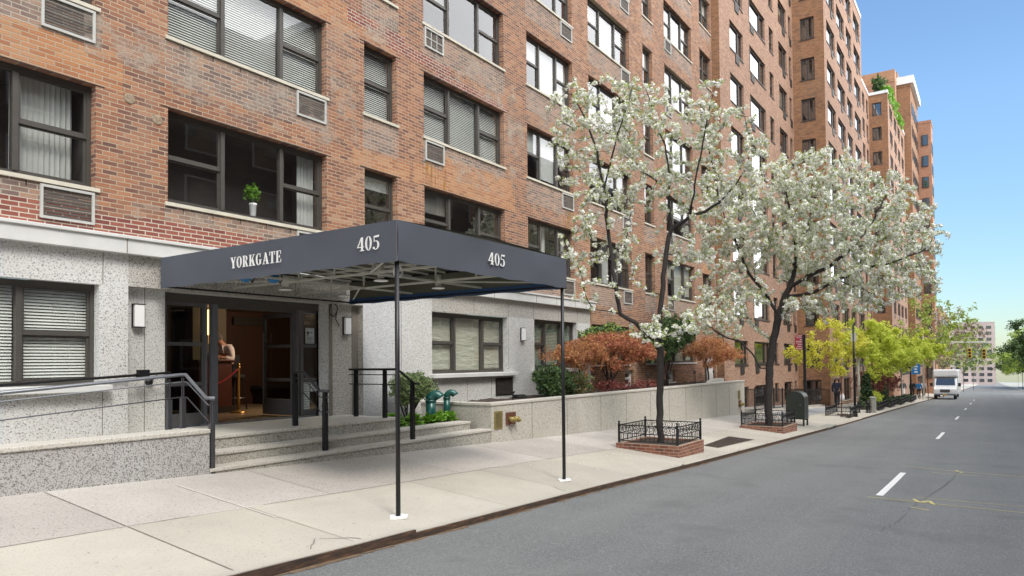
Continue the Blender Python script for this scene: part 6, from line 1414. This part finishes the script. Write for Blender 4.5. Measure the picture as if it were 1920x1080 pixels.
# ------------------------------------------------------------------ people
def skin_mesh(name, mat, verts, edges, radii, parent, root=0, sub=2):
    me = bpy.data.meshes.new(name); me.from_pydata(verts, edges, []); o = bpy.data.objects.new(name, me); COL.objects.link(o)
    me.materials.append(M[mat]); md = o.modifiers.new('skin', 'SKIN'); md.use_smooth_shade = True
    for i, r_ in enumerate(radii):
        sv_ = me.skin_vertices[0].data[i]; rr_ = r_ if isinstance(r_, tuple) else (r_, r_); sv_.radius = rr_; sv_.use_root = (i == root)
    s_ = o.modifiers.new('sub', 'SUBSURF'); s_.levels = sub; s_.render_levels = sub
    o.parent = parent; return o
def person(label, loc, heading, h, J, top, bottom, group=None, hair='hair_grey', shoe='rubber', torso_cloth='cloth_navy', hat=None, lower=True, hood=False):
    """J overrides joint positions in a 1.75 m body frame: x forward, y left, z up"""
    t = thing('person', label, 'person', group)
    K = dict(pel=(0, 0, .95), wai=(.0, 0, 1.10), che=(0, 0, 1.32), nek=(0, 0, 1.47), hd0=(.02, 0, 1.56), hd1=(.02, 0, 1.66), hd2=(.01, 0, 1.72),
             shL=(0, .19, 1.42), elL=(-.03, .24, 1.15), wrL=(.05, .24, .92), haL=(.07, .24, .86), shR=(0, -.19, 1.42), elR=(-.03, -.24, 1.15), wrR=(.05, -.24, .92), haR=(.07, -.24, .86),
             hiL=(0, .09, .90), knL=(.12, .10, .50), anL=(.10, .10, .09), toL=(.26, .11, .03), hiR=(0, -.09, .90), knR=(.02, -.10, .49), anR=(-.22, -.10, .12), toR=(-.08, -.11, .03))
    K.update(J); s = h/1.75; c, sn = math.cos(heading), math.sin(heading)
    X = lambda p: (loc[0]+s*(p[0]*c-p[1]*sn), loc[1]+s*(p[0]*sn+p[1]*c), loc[2]+s*p[2])
    names = list(K); idx = {n_: i for i, n_ in enumerate(names)}
    R_ = dict(pel=(.13, .10), wai=(.12, .09), che=(.15, .105), nek=.055, hd0=.075, hd1=(.092, .085), hd2=.06, shL=.062, elL=.042, wrL=.028, haL=(.036, .018), shR=.062, elR=.042, wrR=.028, haR=(.036, .018), hiL=.085, knL=.055, anL=.038, toL=.03, hiR=.085, knR=.055, anR=.038, toR=.03)
    E_ = [('pel', 'wai'), ('wai', 'che'), ('che', 'nek'), ('nek', 'hd0'), ('hd0', 'hd1'), ('hd1', 'hd2'), ('che', 'shL'), ('shL', 'elL'), ('elL', 'wrL'), ('wrL', 'haL'), ('che', 'shR'), ('shR', 'elR'), ('elR', 'wrR'), ('wrR', 'haR'), ('pel', 'hiL'), ('hiL', 'knL'), ('knL', 'anL'), ('anL', 'toL'), ('pel', 'hiR'), ('hiR', 'knR'), ('knR', 'anR'), ('anR', 'toR')]
    V = [X(K[n_]) for n_ in names]; Ed = [(idx[a], idx[b]) for a, b in E_]; Rd = [tuple(v*s for v in R_[n_]) if isinstance(R_[n_], tuple) else R_[n_]*s for n_ in names]
    for S_ in ('L', 'R'):                                    # five fingers, bent and of unequal length
        w_ = Vector(K['wr'+S_]); hd = Vector(K['ha'+S_]); d = (hd-w_).normalized(); sd_ = d.cross(Vector((0, 1, 0))).normalized(); cv_ = Vector((0, 1 if S_ == 'R' else -1, 0))
        for k, (off, L) in enumerate(((-.030, .066), (-.010, .076), (.010, .070), (.028, .055))):
            a = hd+sd_*off+d*.012; b = a+d*L*.55+cv_*.006; e = b+d*L*.35+cv_*.022
            i0 = len(V); V += [X(a), X(b), X(e)]; Rd += [.0105*s, .009*s, .0075*s]; Ed += [(idx['ha'+S_], i0), (i0, i0+1), (i0+1, i0+2)]
        a = w_+d*.02+sd_*-.034; b = a+d*.03-sd_*.014+cv_*.012; i0 = len(V); V += [X(a), X(b)]; Rd += [.011*s, .009*s]; Ed += [(idx['wr'+S_], i0), (i0, i0+1)]
    skin_mesh('body', 'skin', V, Ed, Rd, t, idx['pel'])
    def part(name, mat, ns, es, grow, over={}):
        ids = {n_: i for i, n_ in enumerate(ns)}; rd = []
        for n_ in ns:
            r_ = over.get(n_, R_[n_]); rd.append(tuple((v+grow)*s for v in r_) if isinstance(r_, tuple) else (r_+grow)*s)
        return skin_mesh(name, mat, [X(K[n_]) for n_ in ns], [(ids[a], ids[b]) for a, b in es], rd, t, 0)
    if top[0] == 'vest':
        part('shirt', top[1], ['che', 'shL', 'elL', 'wrL', 'shR', 'elR', 'wrR'], [('che', 'shL'), ('shL', 'elL'), ('elL', 'wrL'), ('che', 'shR'), ('shR', 'elR'), ('elR', 'wrR')], .022, {'che': (.11, .08)})
        part('vest', top[2], ['pel', 'wai', 'che'], [('pel', 'wai'), ('wai', 'che')], .03)
    else:
        part(top[0], top[1], ['wai', 'pel', 'che', 'nek', 'shL', 'elL', 'wrL', 'shR', 'elR', 'wrR'], [('pel', 'wai'), ('wai', 'che'), ('che', 'nek'), ('che', 'shL'), ('shL', 'elL'), ('elL', 'wrL'), ('che', 'shR'), ('shR', 'elR'), ('elR', 'wrR')], .028)
    part('trousers', bottom, ['pel', 'hiL', 'knL', 'anL', 'hiR', 'knR', 'anR'], [('pel', 'hiL'), ('hiL', 'knL'), ('knL', 'anL'), ('pel', 'hiR'), ('hiR', 'knR'), ('knR', 'anR')], .016)
    for S_ in 'LR': part('shoe', shoe, ['an'+S_, 'to'+S_], [('an'+S_, 'to'+S_)], .014)
    hc = Vector(K['hd1']); hdir = (Vector(K['hd2'])-Vector(K['hd0'])).normalized(); fwd = Vector((1, 0, 0)); fwd = (fwd-hdir*fwd.dot(hdir)).normalized(); sd2 = hdir.cross(fwd)
    mb = MB(); n0 = 14
    for i in range(8):
        for k in range(n0):
            th = 1.75*i/7; ph = 2*math.pi*k/n0; dv = hdir*math.cos(th)*.118+(fwd*math.cos(ph)*(.103 if math.cos(ph) > 0 else .115)+sd2*math.sin(ph)*.096)*math.sin(th)
            if math.cos(ph) > .35 and th > 1.0: dv *= .80
            mb.v.append(X(hc+dv+hdir*.005-fwd*.012))
    for i in range(7):
        for k in range(n0): mb.f.append((i*n0+k, (i+1)*n0+k, (i+1)*n0+(k+1) % n0, i*n0+(k+1) % n0)); mb.mi.append(0)
    mb.build('hair', hair, t, True)
    mb = MB()
    for s2 in (-1, 1): mb.ball(X(hc+fwd*.084+sd2*s2*.032+hdir*.008), .010*s, 6); mb.ball(X(hc+sd2*s2*.092-hdir*.005), (.012*s, .012*s, .028*s), 6)
    mb.build('eyes_and_ears', 'skin', t, True)
    mb = MB(); mb.bar(X(hc+fwd*.083+hdir*.012), X(hc+fwd*.112-hdir*.028), .02*s, .02*s); mb.build('nose', 'skin', t)
    mb = MB(); mb.box(*[0]*6) if False else mb.bar(X(hc+fwd*.088-hdir*.052+sd2*.022), X(hc+fwd*.088-hdir*.052-sd2*.022), .008*s, .008*s); mb.build('mouth', 'sign_red', t)
    return t, X
# doorman, bent over the desk
person('doorman in white shirt and dark vest bending forward over the podium', (9.52, 14.0, .737), math.radians(205), 1.80,
       dict(wai=(.05, 0, 1.08), che=(.15, 0, 1.27), nek=(.25, 0, 1.41), hd0=(.33, 0, 1.45), hd1=(.40, 0, 1.51), hd2=(.43, 0, 1.58), shL=(.22, .19, 1.33), elL=(.30, .28, 1.07), wrL=(.42, .16, 1.12), haL=(.48, .12, 1.13), shR=(.22, -.19, 1.33), elR=(.28, -.28, 1.07), wrR=(.42, -.16, 1.12), haR=(.48, -.12, 1.13), knR=(.02, -.1, .49), anR=(.0, -.1, .09), toR=(.15, -.11, .03), knL=(.03, .1, .49), anL=(0, .1, .09), toL=(.15, .11, .03)),
       ('vest', 'shirt_white', 'cloth_black'), 'cloth_black')
# pedestrians
t_, X_ = person('pedestrian in dark navy walking away past the fence carrying a white bag', (46.6, 7.75, zs(46.6, 7.75)), 0.0, 1.75, {}, ('jacket', 'cloth_navy'), 'cloth_black')
bx_ = X_((.09, -.26, .62)); mb = MB(); r = random.Random(2)
mb.lathe((bx_[0], bx_[1], bx_[2]-.22), [(.10, 0), (.15, .05), (.15, .28), (.09, .38), (.03, .44)], 10); mb.v = [(x+r.uniform(-.015, .015), y+r.uniform(-.015, .015), z) for x, y, z in mb.v]
tag(mb.build('bag', 'bag_white', None, True), 'white plastic bag hanging from the hand of the navy pedestrian', 'bag')
for i, (x, y, top, bot, l, hd) in enumerate([(76.0, 6.9, 'cloth_grey', 'bag_white', 'distant pedestrian in grey top and white trousers under the blue banner', 3.14), (82.0, 6.6, 'cloth_black', 'cloth_black', 'distant pedestrian in black standing left of the white bus', 0), (80.0, 5.9, 'sign_blue', 'cloth_black', 'distant pedestrian in blue close to the kerb', 3.0), (86.0, 5.9, 'shirt_white', 'cloth_black', 'distant pedestrian in white top beside the bus', 3.14)]):
    person(l, (x, y, zs(x, y)), hd, 1.75, {}, ('jacket', top), bot, 'distant pedestrians')
# dark parked car far on the right kerb is not in view; awning over the far shop door
t = thing('shop_awning', 'dark shop awning on poles beyond the last fenced bed', 'awning')
mb = MB(); g0 = zs(70, 7); mb.add([(68, 6.2, g0+2.5), (74, 6.2, g0+2.5), (74, 8.4, g0+3.2), (68, 8.4, g0+3.2), (68, 6.2, g0+2.2), (74, 6.2, g0+2.2)], [(0, 1, 2, 3), (4, 5, 1, 0)]); mb.build('canvas', 'cloth_navy', t)
for x in (68.1, 73.9): mb = MB(); mb.tube([(x, 6.25, g0-.1), (x, 6.25, g0+2.4)], .03, 8); mb.build('pole', 'galvanised', t)
